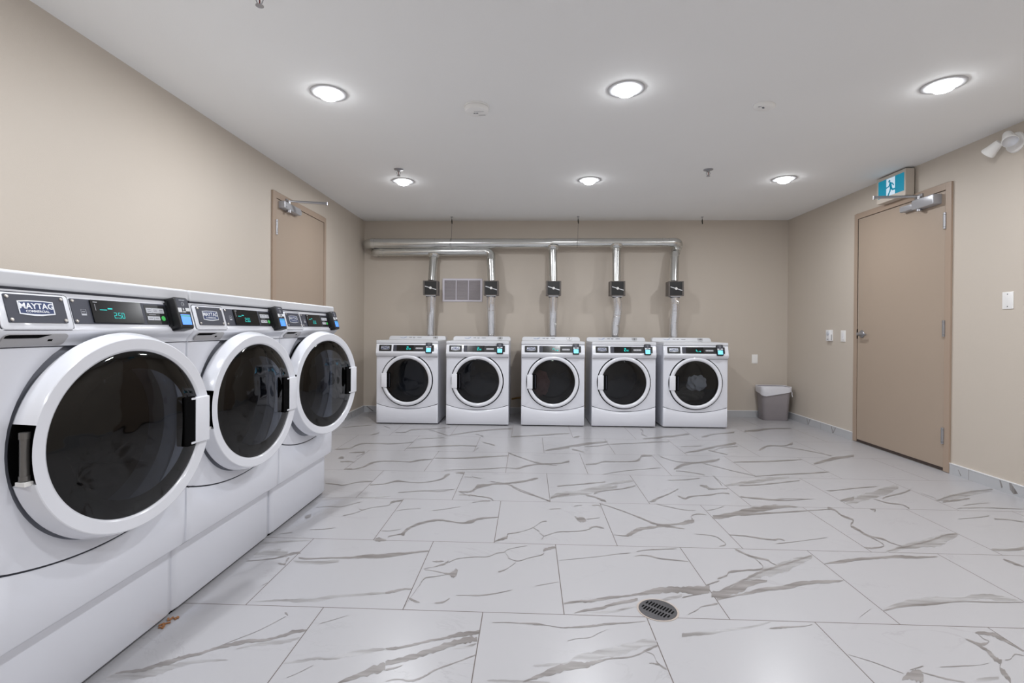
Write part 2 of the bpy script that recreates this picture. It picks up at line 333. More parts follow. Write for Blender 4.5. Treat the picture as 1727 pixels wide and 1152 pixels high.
VEINS = """0 -1265 1477 -1261 1473 -1238 1491 -1230 1481 -1197 1501 -1186 1488 -1167 1527 -1153 1509 -1138 1548 -1122 1527 -1112 1569 -1100 1551 -1072 1585 -1063 1572 -1034 1616 -1026 1603 -996 1640 -986 1623 -950 1663 -938 1642 -892 1667 -885 1653 -847 1697 -839 1680 -817 1722 -808 1703 -779 1727 -773 1715
1 -1275 1459 -1259 1439 -1245 1486 -1217 1453 -1187 1497 -1161 1464 -1138 1511 -1118 1484 -1104 1534 -1089 1513 -1047 1548 -1039 1536 -985 1556 -979 1548 -956 1556 -955 1553
1 -965 1608 -962 1604 -923 1636 -917 1625 -869 1658 -858 1637 -815 1668 -807 1651 -781 1684 -777 1676
0 -1033 1614 -1032 1612 -1009 1641 -1007 1639 -976 1676 -974 1673 -945 1709 -944 1706 -912 1762 -910 1759 -888 1804 -887 1801
0 -906 1826 -903 1820 -899 1826 -892 1812 -886 1812 -882 1804
1 -1067 1891 -1066 1888 -1001 1907 -995 1896 -944 1916 -936 1901 -891 1921 -879 1895 -827 1932 -817 1908 -768 1956 -760 1935 -701 1965 -696 1949 -644 1979 -638 1961 -572 1991 -568 1977
0 -748 1763 -747 1760 -703 1792 -702 1789 -663 1821 -662 1819
1 -773 1549 -772 1546 -721 1569 -715 1556 -677 1584 -672 1571 -637 1581 -632 1570 -591 1609 -583 1589 -540 1628 -533 1607 -471 1641 -467 1630
0 -730 1485 -729 1483 -704 1509 -703 1506 -672 1546 -671 1544
0 -567 1474 -564 1467 -532 1508 -525 1488 -490 1544 -479 1510 -449 1566 -439 1531
0 -471 1641 -467 1630 -438 1647 -434 1633 -389 1664 -387 1652 -336 1690 -334 1678 -286 1708 -284 1694 -242 1734 -239 1711 -195 1748 -192 1721 -167 1754 -165 1732
0 -451 1575 -445 1554 -401 1596 -395 1571 -351 1625 -346 1599 -301 1659 -296 1630 -248 1694 -244 1664 -203 1710 -199 1681 -171 1715 -168 1689
0 -441 1538 -438 1528 -411 1550 -409 1543 -392 1561 -391 1558
1 -242 1653 -241 1645 -203 1664 -202 1653 -170 1683 -169 1674
0 -426 1486 -424 1482 -392 1498 -391 1493 -349 1494 -347 1487 -312 1517 -310 1508 -285 1546 -284 1539 -231 1580 -230 1574 -190 1607 -190 1601 -165 1624 -165 1618
1 21 1580 21 1573 70 1591 70 1578 131 1600 130 1588 161 1633 160 1616 214 1651 209 1613 274 1678 267 1630 336 1702 327 1653 400 1729 390 1687 447 1730 437 1691
0 -11 1504 -11 1499 31 1534 31 1518 75 1565 73 1537 131 1596 128 1560 186 1603 183 1574 220 1610 218 1595 266 1626 265 1618 347 1642 345 1635 399 1677 397 1667 444 1707 441 1695
1 -120 1507 -120 1500 -63 1509 -63 1499 -1 1508 0 1500 72 1510 72 1501
0 -127 1803 -126 1800 -77 1807 -77 1802 -27 1806 -27 1801 29 1809 29 1796 72 1798 72 1794 121 1787 121 1782 170 1793 170 1785 240 1807 238 1794 291 1823 289 1809 360 1828 359 1822 435 1842 434 1838
0 139 1710 139 1707 176 1726 176 1723 218 1733 218 1730 251 1759 251 1756 292 1786 291 1784
0 392 1669 391 1665 416 1654 415 1648 419 1621 417 1613 426 1606 423 1596 442 1585 440 1578
0 392 1610 391 1605 406 1611 404 1605 426 1606 423 1596
0 -572 1989 -568 1975 -541 2005 -536 1988 -503 2021 -500 2009 -471 2021 -468 2012
0 -468 1883 -467 1880 -465 1926 -464 1922 -452 2017 -451 2012 -442 2087 -441 2082
0 -469 1954 -466 1943 -445 1940 -441 1923 -417 1924 -416 1917
0 -360 1922 -358 1913 -325 1935 -323 1924 -305 1961 -304 1954
0 -284 1981 -284 1977 -237 1985 -236 1978 -182 1989 -181 1980 -128 2005 -127 1998 -59 2035 -59 2031
0 32 2070 32 2066 83 2090 83 2086 134 2111 134 2107
0 144 1948 144 1935 207 1971 205 1953 241 1974 238 1954 312 2001 309 1980 397 2016 394 2004 448 2036 444 2017 520 2074 510 2033 588 2093 574 2043 642 2092 629 2050
0 178 1880 178 1876 220 1905 218 1892 281 1924 278 1907 339 1958 336 1939 404 1983 399 1963 440 1995 436 1979
1 218 1888 217 1879 309 1899 307 1884 380 1928 377 1913 429 1947 427 1936
1 527 1994 521 1972 589 2023 582 2000 625 2036 619 2017
0 643 2095 628 2047 692 2098 674 2041 762 2111 741 2053
0 619 2016 616 2005 681 2038 679 2032 734 2056 732 2050
0 747 2114 743 2102 780 2137 775 2125 820 2158 817 2149
0 751 2059 736 2018 820 2093 793 2022 894 2137 864 2064 965 2167 945 2122 1026 2172 1018 2157
0 756 2017 748 1996 849 2046 845 2035 908 2073 898 2051 1004 2108 991 2082 1081 2118 1072 2100 1176 2160 1165 2139 1269 2179 1260 2163 1335 2179 1330 2170
0 604 1894 602 1888 653 1931 650 1923 670 1948 668 1943 710 1966 707 1956 746 1979 741 1967
1 545 1773 538 1749 590 1783 582 1760 655 1791 648 1772 702 1805 696 1790 771 1821 766 1810 835 1841 829 1828 896 1864 894 1860
0 868 1820 866 1816 916 1833 909 1820 959 1836 956 1829 1005 1843 1002 1837 1039 1853 1037 1850
1 1358 1960 1355 1955 1421 1999 1405 1976 1521 2043 1493 2005 1616 2068 1578 2019 1679 2069 1650 2033 1735 2072 1712 2045 1840 2104 1805 2065 1910 2096 1877 2060 1951 2065 1938 2052
0 1365 1962 1360 1954 1459 1999 1449 1986 1579 2020 1569 2006 1712 2044 1705 2036 1835 2046 1828 2038 1965 2051 1959 2045
0 1593 1836 1583 1825 1648 1837 1629 1815 1660 1820 1637 1795 1660 1776 1650 1766 1660 1731 1657 1728
0 1524 1795 1521 1791 1542 1776 1528 1760 1547 1745 1533 1729 1547 1723 1525 1699 1540 1695 1515 1667 1548 1686 1531 1668
0 1597 1833 1593 1828 1589 1801 1585 1796 1596 1785 1590 1779 1563 1771 1551 1757 1543 1778 1536 1770
0 1543 1681 1535 1672 1509 1650 1493 1633 1507 1631 1476 1597 1491 1595 1468 1570
0 1208 1620 1204 1615 1267 1642 1263 1636
0 1149 1572 1147 1568 1179 1597 1161 1572 1209 1612 1178 1571 1232 1620 1189 1562 1234 1599 1209 1566
0 1229 1616 1227 1612 1259 1600 1255 1595 1294 1585 1289 1578 1336 1572 1332 1567
0 1313 1638 1311 1635 1382 1647 1377 1642 1449 1654 1446 1652 1489 1666 1487 1663
0 1061 1686 1059 1683 1111 1656 1109 1653 1146 1627 1144 1624 1176 1601 1174 1598
1 1377 1586 1370 1577 1422 1596 1407 1580 1461 1601 1449 1588
0 1555 1684 1552 1681 1580 1691 1575 1686 1618 1718 1613 1712 1640 1710 1637 1707
0 1238 1907 1236 1904 1324 1971 1321 1967
0 -1258 2910 -1255 2903 -1192 2930 -1189 2923 -1116 2929 -1114 2922 -1068 2975 -1064 2966 -1018 3026 -1016 3019
0 -1028 3012 -1025 3005 -1010 2933 -1008 2926 -971 2886 -967 2875 -928 2925 -926 2918 -839 2971 -836 2961 -839 3037 -829 3003 -778 3072 -772 3047
0 -1050 2792 -1046 2781 -1005 2827 -1002 2818 -968 2877 -966 2870
0 -1258 2766 -1249 2746 -1254 2787 -1227 2726 -1235 2796 -1226 2775
0 -1151 2587 -1149 2581 -1089 2596 -1085 2587 -1023 2619 -1020 2613
0 -1280 2529 -1276 2520 -1224 2547 -1220 2540
0 -769 2477 -768 2472 -764 2509 -748 2460 -708 2483 -705 2473
0 -769 2593 -767 2586 -724 2596 -722 2589 -673 2618 -671 2613
0 -703 2490 -701 2484 -710 2530 -707 2519 -658 2561 -653 2544 -651 2597 -636 2538 -638 2645 -630 2612 -587 2721 -581 2690 -502 2768 -497 2740 -438 2750 -435 2730 -349 2727 -347 2711 -296 2764 -292 2733
0 -769 2884 -767 2877 -712 2912 -710 2906 -633 2930 -631 2923
0 -559 2903 -556 2892 -494 2925 -493 2918 -400 2977 -399 2970
0 -1283 2222 -1280 2217 -1219 2238 -1215 2230 -1159 2263 -1154 2252 -1117 2311 -1106 2288 -1082 2332 -1069 2304
1 -1288 2295 -1264 2254 -1225 2347 -1188 2275 -1139 2325 -1114 2274
1 -1316 2415 -1307 2399 -1250 2438 -1237 2413 -1169 2450 -1161 2434 -1079 2460 -1076 2453
0 -1129 2211 -1124 2200 -1096 2209 -1087 2191 -1106 2243 -1093 2216 -1104 2269 -1100 2261
0 -1061 2270 -1054 2256 -1008 2266 -1001 2250 -911 2278 -905 2264 -806 2292 -799 2272 -741 2315 -729 2279 -671 2327 -660 2290 -594 2345 -586 2313 -538 2358 -533 2338 -475 2376 -472 2361
1 -1069 2241 -1060 2222 -981 2239 -966 2205 -866 2256 -856 2230
0 -459 2194 -458 2189 -414 2216 -413 2209 -372 2257 -369 2238 -362 2278 -359 2264
0 -435 2266 -433 2258 -403 2271 -401 2257 -382 2271 -381 2265
0 -359 2260 -357 2252 -322 2299 -321 2293 -247 2319 -246 2313
0 -457 2187 -456 2182 -407 2176 -406 2170 -342 2158 -339 2140 -325 2181 -316 2120 -314 2196 -305 2134 -306 2191 -305 2181
0 -446 2042 -444 2036 -438 2111 -436 2101 -391 2128 -390 2124 -341 2151 -340 2147
0 -1095 2012 -1094 2008 -1083 2038 -1081 2034
0 -845 3206 -843 3198 -703 3253 -701 3242 -579 3244 -577 3235 -485 3297 -484 3289
1 -1069 3117 -1060 3092 -996 3107 -988 3082 -876 3136 -873 3125
0 -453 3256 -451 3239 -397 3255 -394 3228 -352 3278 -350 3261
0 -447 3244 -445 3233 -367 3168 -365 3155
0 -301 2308 -300 2302 -245 2322 -244 2316 -187 2326 -187 2319 -146 2366 -146 2357 -110 2380 -110 2371 -89 2413 -89 2407 1 2457 1 2452
0 -106 2376 -106 2369 -90 2337 -89 2328 -85 2316 -85 2309 -42 2292 -42 2285 1 2321 1 2314 74 2367 74 2358 79 2418 79 2397 106 2442 105 2411 140 2456 138 2434
0 -52 2277 -52 2269 -75 2237 -75 2232 -101 2202 -101 2192 -128 2186 -127 2176
0 143 2305 143 2301 327 2355 327 2351 427 2389 426 2382 495 2403 495 2399
0 507 2370 505 2362 542 2384 540 2375 584 2378 581 2363 621 2354 619 2343 689 2342 686 2331 746 2332 743 2323
0 524 2419 523 2413 586 2444 583 2435 733 2465 730 2457
0 -357 2726 -355 2711 -310 2768 -306 2728 -262 2803 -260 2779 -167 2821 -166 2809
0 -342 3045 -341 3038 -288 3077 -287 3067 -231 3085 -231 3077
0 -163 2502 -162 2489 -133 2535 -132 2505 -103 2567 -102 2533 -101 2597 -100 2580 -49 2615 -48 2608 25 2676 25 2669 77 2766 77 2756 107 2778 107 2766
0 25 2693 25 2681 61 2639 61 2628 65 2611 65 2604 84 2577 84 2563 71 2535 71 2527
0 84 2575 84 2565 163 2634 162 2625 228 2642 228 2633 312 2666 312 2658 368 2719 367 2707 400 2703 397 2685
0 127 2963 127 2954 202 2981 201 2971
0 279 3024 278 3015 332 3044 331 3034
0 269 2861 268 2853 289 2839 283 2785 318 2833 312 2772 328 2807 327 2790
0 330 2819 329 2809 411 2846 410 2838
0 393 3047 391 3032 439 3039 436 3020 410 2848 408 2836
0 333 2698 331 2683 369 2721 367 2706 411 2700 409 2685
0 449 3077 447 3063 502 3027 500 3013 578 2943 575 2928 648 2854 643 2835 708 2783 701 2755 775 2750 767 2723 846 2712 844 2707
0 446 2613 445 2606 505 2607 502 2593 527 2636 518 2593 567 2678 556 2623 609 2716 599 2671 698 2743 690 2713 745 2766 737 2734 837 2791 828 2763 891 2830 873 2773 940 2850 925 2804
0 935 2860 928 2839 940 2903 936 2890 989 2944 983 2926 1036 2928 1033 2919
0 794 3087 791 3078 857 3046 854 3036 935 3000 931 2988 997 2996 995 2989
0 874 2647 872 2642 963 2630 960 2621 987 2588 983 2579 991 2530 986 2517 947 2503 945 2496
0 1061 2999 1058 2990 1125 3027 1123 3020 1191 3080 1187 3068
0 1069 2920 1048 2864 1176 2955 1150 2889
0 -106 3371 -106 3359 -42 3280 -42 3266 48 3195 48 3179 138 3111 137 3091
1 146 3182 145 3145 200 3258 195 3177 303 3296 296 3213 410 3338 401 3264 499 3393 490 3328 612 3441 604 3398
0 377 3233 375 3211 423 3203 421 3187 465 3158 460 3122 489 3124 486 3103
0 431 3267 430 3256 467 3311 465 3297 597 3359 595 3347 726 3435 722 3419
0 759 3137 755 3122 795 3169 784 3123 824 3198 817 3171 940 3308 937 3296 1017 3398 1013 3386
0 967 3262 964 3254 999 3209 994 3193 993 3172 989 3161
0 995 3194 990 3178 1073 3258 1068 3241 1178 3276 1174 3265 1242 3316 1239 3307
0 -425 3239 -424 3228 -369 3277 -367 3260 -347 3363 -341 3305 -296 3375 -294 3352
0 -419 3192 -418 3184 -357 3176 -356 3166 -246 3146 -245 3133 -213 3097 -212 3090
0 1094 2918 1074 2864 1198 2977 1168 2900 1331 3048 1292 2957 1463 3105 1424 3022 1575 3116 1549 3066 1637 3093 1629 3079
0 1240 2953 1225 2917 1407 2986 1395 2960 1564 3013 1553 2992 1726 3046 1720 3035 1842 3068 1836 3057
0 1819 3099 1802 3071 1838 3061 1822 3034 1827 2974 1811 2949 1848 2905 1829 2875 1787 2831 1766 2799 1786 2769 1766 2738 1785 2684 1771 2663 1827 2653 1813 2632 1840 2596 1832 2584 1863 2555 1856 2545
0 1785 2670 1774 2654 1787 2581 1780 2572 1764 2548 1753 2533 1699 2528 1689 2513 1669 2534 1659 2519
1 1727 2483 1722 2476 1810 2529 1778 2485 1895 2576 1859 2526 2015 2631 1949 2545 2107 2670 2019 2559 2190 2707 2107 2604 2263 2730 2221 2679 2275 2728 2268 2720
0 1743 2493 1735 2482 1879 2554 1868 2539 2010 2613 1995 2594 2097 2657 2081 2637 2207 2717 2193 2700 2276 2735 2265 2722
0 1058 2649 1053 2637 1135 2638 1130 2626 1207 2615 1199 2599 1262 2601 1255 2585 1295 2614 1287 2598 1310 2589 1306 2581
0 1246 2550 1243 2542 1368 2583 1365 2577 1551 2641 1548 2635
0 1369 3264 1362 3248 1461 3244 1453 3225 1572 3220 1560 3196 1640 3204 1636 3195 1817 3247 1812 3238
0 2015 3415 2007 3401 2206 3481 2195 3463 2409 3538 2399 3523
1 1981 3193 1963 3163 2111 3295 2041 3184 2271 3401 2172 3252 2452 3514 2356 3375 2576 3572 2513 3485
0 2588 3483 2562 3448 2480 3407 2461 3380 2338 3334 2320 3309 2274 3289 2257 3264
0 2207 3273 2199 3260 2247 3203 2234 3185 2311 3174 2301 3159 2312 3116 2295 3094
1 2601 3400 2591 3387 2619 3323 2607 3307 2607 3279 2582 3248 2740 3363 2672 3279 2893 3438 2798 3325 3024 3485 2952 3402 3157 3518 3126 3482
0 2602 3273 2587 3254 2790 3383 2768 3357 2973 3466 2950 3438 3165 3527 3146 3505
0 2611 3244 2592 3219 2722 3286 2696 3255 2838 3321 2822 3302
0 2674 3177 2666 3168 2809 3224 2799 3212 2885 3237 2877 3228
0 2601 3127 2594 3118 2774 3148 2764 3136 2998 3136 2990 3127
0 1017 2481 1010 2463 1036 2445 1028 2424 1067 2400 1058 2379 1121 2375 1112 2356 1122 2344 1118 2334 1140 2306 1136 2298
0 1066 2378 1063 2372 1070 2308 1064 2295 1039 2274 1032 2259 966 2260 961 2248 897 2243 890 2225 868 2208 863 2194 819 2178 815 2166
1 796 2077 792 2067 878 2139 862 2099 990 2225 961 2159 1085 2298 1043 2208 1167 2336 1121 2243 1257 2387 1214 2306 1321 2415 1288 2355 1356 2427 1343 2403
0 809 2092 805 2081 908 2158 901 2142 1021 2243 1012 2223 1095 2287 1087 2269 1182 2334 1172 2315 1283 2390 1272 2370 1352 2427 1345 2413
0 909 2075 906 2067 973 2106 964 2085 1053 2122 1045 2106 1146 2161 1132 2134 1239 2181 1223 2154 1300 2185 1287 2163 1354 2189 1351 2183
0 1361 2342 1357 2334 1463 2380 1447 2353 1555 2410 1536 2380 1653 2423 1640 2403 1767 2446 1747 2418 1846 2441 1827 2417 1947 2446 1942 2439
0 2285 2547 2268 2528 2368 2551 2344 2525 2468 2579 2439 2548
0 2242 2440 2229 2426 2255 2403 2236 2383 2263 2364 2254 2354
0 2458 2948 2451 2941 2574 2975 2565 2965 2683 3010 2672 2997
0 2674 2967 2656 2947 2742 2955 2728 2940 2797 2925 2788 2915
0 2059 3082 2050 3068 2084 3073 2069 3051 2048 3035 2042 3027
0 -1695 4338 -1677 4292 -1634 4349 -1624 4321 -1574 4380 -1564 4352 -1575 4473 -1557 4424 -1537 4557 -1523 4516 -1420 4575 -1412 4549 -1257 4571 -1248 4540 -1084 4640 -1078 4614
0 -1997 5269 -1989 5248 -1873 5362 -1863 5334 -1737 5434 -1730 5413
0 -1584 5408 -1576 5380 -1482 5299 -1472 5265
0 -1577 4936 -1569 4912 -1532 5028 -1513 4966 -1545 5121 -1526 5057
0 -1367 5078 -1360 5052 -1265 5089 -1257 5057 -1238 5227 -1225 5173 -1138 5266 -1129 5225 -1032 5274 -1026 5247 -848 5383 -843 5354
0 -1061 5265 -1055 5237 -903 5076 -899 5051 -785 4939 -781 4915
0 -780 5000 -774 4963 -655 5107 -648 5056 -516 5212 -511 5160 -311 5334 -308 5279 -173 5360 -171 5305
0 -160 4963 -158 4927 86 5047 85 4986 234 5107 231 5044 424 5158 421 5119
0 -539 5067 -536 5042 -447 4956 -444 4920
0 -430 4696 -428 4674 -307 4590 -304 4539
0 -1083 4412 -1077 4388 -962 4455 -956 4426 -777 4518 -770 4478 -635 4545 -631 4515 -468 4534 -465 4504
0 -465 4381 -461 4344 -443 4481 -441 4461
0 -1063 4791 -1060 4774 -821 4853 -818 4836
0 -1558 4036 -1546 4003 -1544 4076 -1516 4003 -1513 4044 -1504 4019
0 -1497 3923 -1489 3901 -1433 3940 -1422 3910 -1377 3913 -1373 3901
0 -1532 4211 -1526 4194 -1409 4254 -1394 4209
0 -1421 4074 -1416 4057 -1398 4221 -1392 4203
0 -1389 3727 -1379 3700 -1348 3737 -1333 3696 -1317 3727 -1311 3710 -1265 3787 -1255 3759 -1258 3869 -1241 3818 -1213 3946 -1203 3916 -1115 3971 -1108 3948 -970 3956 -966 3937 -938 3968 -929 3930 -870 4031 -861 3991 -784 4045 -780 4024
0 -769 4091 -765 4071 -644 4097 -639 4064 -491 4121 -486 4079 -387 4160 -382 4110 -255 4189 -253 4155 -165 4201 -164 4184
0 -630 3733 -628 3723 -481 3768 -479 3754 -319 3797 -317 3776 -177 3837 -177 3819 -99 3816 -99 3802 -77 3828 -76 3793 0 3919 0 3874 69 3958 68 3927 138 3975 136 3936 254 4000 252 3969 337 4074 332 4018
0 -162 4299 -161 4263 -48 4142 -48 4117 81 4001 80 3970 227 3927 226 3912
0 152 4403 151 4375 232 4481 228 4413 376 4558 371 4498
0 -1386 3369 -1379 3352 -1298 3352 -1292 3335 -1252 3336 -1246 3319 -1195 3397 -1188 3380 -1144 3426 -1136 3403 -1086 3437 -1080 3419
0 -1075 3356 -1070 3340 -997 3377 -992 3360 -958 3415 -951 3392 -910 3463 -901 3428 -841 3434 -838 3420 -758 3424 -754 3407 -665 3463 -662 3446 -608 3547 -601 3504 -603 3638 -589 3555 -570 3633 -568 3620
0 -534 3676 -531 3656 -498 3692 -492 3645 -469 3676 -465 3643
0 -456 3576 -455 3564 -404 3572 -402 3560
0 -408 3651 -406 3638 -394 3580 -393 3567 -329 3549 -328 3537
0 -453 3258 -451 3242 -395 3247 -393 3231 -355 3314 -352 3287 -344 3396 -337 3329 -286 3413 -282 3363 -238 3430 -236 3402 -149 3455 -148 3420 -40 3505 -39 3469 42 3571 42 3528 73 3588 73 3563
0 -261 3479 -260 3467 -148 3440 -147 3417 -57 3326 -56 3312 29 3229 29 3216 136 3108 135 3089
0 -443 3184 -442 3174 -360 3192 -358 3177 -311 3166 -310 3154 -244 3136 -243 3127 -213 3089 -213 3082
0 -841 3201 -839 3194 -753 3230 -751 3222 -488 3296 -487 3288
0 148 3173 147 3148 206 3220 204 3190 270 3252 268 3222
0 455 4986 449 4929 515 5030 509 4972
0 265 4504 262 4458 397 4612 391 4539 568 4728 558 4639 759 4816 751 4763
0 393 4475 390 4440 456 4416 453 4382 488 4366 485 4339
0 519 4573 517 4555 650 4619 646 4594 756 4692 753 4673
0 1210 5458 1203 5424 1218 5329 1207 5281 1169 5191 1160 5152 1192 5065 1185 5035
0 1134 4961 1126 4926 1288 5037 1269 4965 1484 5132 1463 5058 1673 5239 1653 5177
0 764 4696 760 4670 1007 4751 1000 4719 1200 4819 1190 4779 1353 4845 1345 4818
0 1742 5080 1732 5051 1819 5157 1793 5081 1914 5228 1900 5189 2084 5305 2065 5257 2181 5372 2149 5290
0 2308 5418 2280 5351 2467 5492 2422 5390 2655 5583 2622 5513 2884 5597 2870 5571
0 1403 4634 1398 4616 1606 4682 1600 4664
0 1374 4414 1365 4386 1518 4513 1499 4455 1732 4685 1705 4610 1986 4849 1949 4757
0 1613 4527 1601 4492 1652 4467 1639 4433 1721 4378 1710 4350
0 1651 4505 1642 4482 1773 4630 1764 4605 1939 4695 1929 4670
0 2072 4558 2056 4523 2145 4652 2106 4567 2241 4742 2217 4691 2384 4746 2365 4708 2536 4888 2488 4795
0 2346 4700 2336 4681 2481 4578 2471 4560 2607 4385 2598 4369
0 2311 4125 2284 4077 2444 4227 2398 4148 2608 4338 2558 4254 2817 4428 2768 4352
0 1675 4121 1668 4101 1870 4159 1853 4120 2066 4193 2047 4154 2271 4241 2260 4220
0 1124 4281 1116 4250 1137 4220 1131 4200 1216 4104 1212 4089 1348 4086 1340 4062
0 1128 3894 1118 3859 1198 3998 1172 3908 1254 4049 1234 3984 1378 4095 1365 4057 1515 4171 1490 4103 1597 4222 1578 4171
0 1410 4067 1403 4048 1507 3932 1502 3918 1592 3821 1587 3808 1672 3744 1665 3728
0 1124 3836 1121 3823 1228 3799 1223 3783 1309 3738 1303 3722
0 459 3978 456 3951 537 4003 532 3966 616 4076 610 4038 699 4074 695 4050 855 4097 849 4069 933 4197 913 4108 968 4292 952 4219 1057 4300 1046 4257
0 561 3710 560 3698 745 3812 742 3799 1028 3910 1024 3897
0 1663 3724 1658 3712 1879 3787 1867 3763 2166 3854 2148 3821 2283 3881 2273 3864
1 193 3247 190 3198 310 3305 305 3255 433 3388 425 3329 564 3490 554 3428 670 3553 660 3495 748 3579 741 3542
0 202 3409 201 3389 347 3456 345 3435 546 3527 543 3505
0 433 3261 431 3246 517 3336 514 3320 638 3381 635 3361 739 3452 736 3435
0 376 3243 374 3224 431 3199 428 3176 487 3141 483 3113
0 763 3137 759 3120 806 3185 795 3139 829 3210 821 3181 937 3308 934 3295 1008 3397 1002 3377
0 968 3259 964 3247 995 3205 989 3187 1041 3248 1036 3233 1174 3288 1170 3276 1279 3332 1272 3313 1321 3327 1312 3302
0 1187 3488 1181 3470 1230 3478 1206 3410 1239 3422 1229 3395 1347 3422 1342 3408
0 992 3590 989 3579 1119 3608 1114 3593 1245 3659 1238 3640
0 1367 3728 1356 3696 1338 3488 1333 3474
1 1368 3504 1357 3476 1488 3568 1461 3504 1623 3632 1586 3551 1746 3690 1710 3613 1916 3736 1896 3697
0 1459 3499 1450 3478 1639 3537 1629 3516 1942 3645 1932 3626
0 1370 3259 1364 3243 1474 3226 1468 3211 1567 3220 1556 3196 1617 3235 1610 3220 1803 3243 1798 3234
0 1989 3417 1983 3407 2145 3453 2137 3440
0 1977 3232 1959 3202 2107 3309 2061 3236"""
# ------------------------------------------------------------------ room shell
def catmull(P, n=4):
    out = []
    Q = [P[0]] + P + [P[-1]]
    for i in range(1, len(Q)-2):
        for k in range(n):
            t = k/n; a, b, c, d = Q[i-1], Q[i], Q[i+1], Q[i+2]
            out.append(tuple(.5*((2*b[j])+(c[j]-a[j])*t+(2*a[j]-5*b[j]+4*c[j]-d[j])*t*t+(3*b[j]-a[j]-3*c[j]+d[j])*t**3) for j in range(len(b))))
    out.append(tuple(P[-1])); return out
rnd = random.Random(4)
bm = B()
box(bm, XL-.1, XR+.1, YF-.1, YB+.1, -.08, 0)
for f in bm.faces: f.material_index = 0
for li, ln in enumerate(VEINS.strip().split('\n')):
    t = list(map(int, ln.split())); soft, t = t[0], [v/1000 for v in t[1:]]
    P = [tuple(t[i:i+4]) for i in range(0, len(t), 4)]
    Q = catmull(P, 5); L, R = [], []
    z = (.0006 if not soft else .0002) + li*.0000018
    for i, q in enumerate(Q):
        mx, my = (q[0]+q[2])/2, (q[1]+q[3])/2; hx, hy = (q[0]-q[2])/2, (q[1]-q[3])/2
        j1, j2 = 1+rnd.uniform(-.35, .35), 1+rnd.uniform(-.35, .35)
        if i in (0, len(Q)-1): j1 = j2 = (.95 if abs(hy) > .006 else .2)
        L.append(bm.verts.new((mx+hx*j1, my+hy*j1, z))); R.append(bm.verts.new((mx-hx*j2, my-hy*j2, z)))
    for i in range(len(L)-1):
        f = bm.faces.new((L[i], R[i], R[i+1], L[i+1])); f.material_index = 2 if soft else 1
me_floor = obj('floor', bm, [M_floor, M_vein, M_veinl], smooth=False)
for p in me_floor.data.polygons:
    if p.material_index and p.normal.z < 0: p.flip()
me_floor['kind'] = 'structure'; me_floor['label'] = 'white marble-look tile floor with gray veins'; me_floor['category'] = 'floor'
bm = B(); box(bm, XL-.1, XR+.1, YF-.1, YB+.1, ZC, ZC+.1); struct('ceiling', bm, M_ceil, 'smooth white painted ceiling over the whole laundry room', 'ceiling')
bm = B(); box(bm, XL-.1, XL, YF-.1, YB+.1, 0, ZC); struct('wall_left', bm, M_wall, 'beige painted wall behind the row of three washers', 'wall')
bm = B(); box(bm, XR, XR+.1, YF-.1, YB+.1, 0, ZC); struct('wall_right', bm, M_wall, 'beige painted wall holding the exit sign and brown door', 'wall')
bm = B(); box(bm, XL, XR, YB, YB+.1, 0, ZC); struct('wall_back', bm, M_wall, 'beige painted wall behind the dryers and silver ducts', 'wall')
bm = B(); box(bm, XL, XR, YF-.1, YF, 0, ZC); struct('wall_front', bm, M_wall, 'beige painted wall on the side of the viewer', 'wall')
HB = .0809; TB = .010
def skirting(name, a, b, nrm, veins=()):
    """a, b floor points on the wall; nrm points into the room"""
    a, b, nrm = Vector(a), Vector(b), Vector(nrm); d = (b-a).normalized(); Lg = (b-a).length
    F = Fr(a, d, (0, 0, 1), nrm); bm = B(); box(bm, 0, Lg, 0, HB-.006, 0.0005, TB, F)
    for p in veins: prism(bm, p, TB, TB+.0004, F)
    for f in bm.faces: f.material_index = 0
    n0 = 6
    for f in list(bm.faces)[n0:]: f.material_index = 1
    o = struct(name, bm, [M_base, M_vein], 'white marble-look skirting tile along the %s wall' % name.split('_')[1], 'baseboard', smooth=False)
    bm = B(); box(bm, 0, Lg, HB-.006, HB, 0.0005, TB+.002, F); t = obj('edge_trim', bm, M_trimw, o, smooth=False)
    return o
DR0, DR1 = 3.8936, 5.012          # right door frame extent in y
DL0, DL1 = 3.985, 5.052           # left door
def vv(x, s=1.0): return [[(x, .072), (x+.012*s, .072), (x+.035*s, .008), (x+.028*s, .002)], [(x+.028*s, .002), (x+.04*s, .006), (x+.085*s, .071), (x+.075*s, .072)]]
skirting('baseboard_left', (XL, YF, 0), (XL, DL0, 0), (1, 0, 0))
b2 = skirting('baseboard_left', (XL, DL1, 0), (XL, YB, 0), (1, 0, 0), [[(.55, .07), (.57, .07), (.60, .02), (.585, .01)], [(.75, .07), (.765, .07), (.775, .02), (.765, .02)]])
skirting('baseboard_back', (XL, YB, 0), (XR, YB, 0), (0, -1, 0), [[(.04, .072), (.055, .072), (.14, .01), (.12, .01)], [(4.91, .07), (4.915, .07), (4.93, .01), (4.925, .01)]])
skirting('baseboard_right', (XR, YB, 0), (XR, DR1, 0), (-1, 0, 0), vv(.46, .9)+vv(.92, 1.0))
skirting('baseboard_right', (XR, DR0, 0), (XR, YF, 0), (-1, 0, 0), [[(.075, .05), (.08, .05), (.105, .012), (.1, .008)], [(.40, .07), (.41, .07), (.425, .03), (.415, .02)], [(.47, .072), (.485, .072), (.53, .02), (.50, .008), (.475, .03)]])

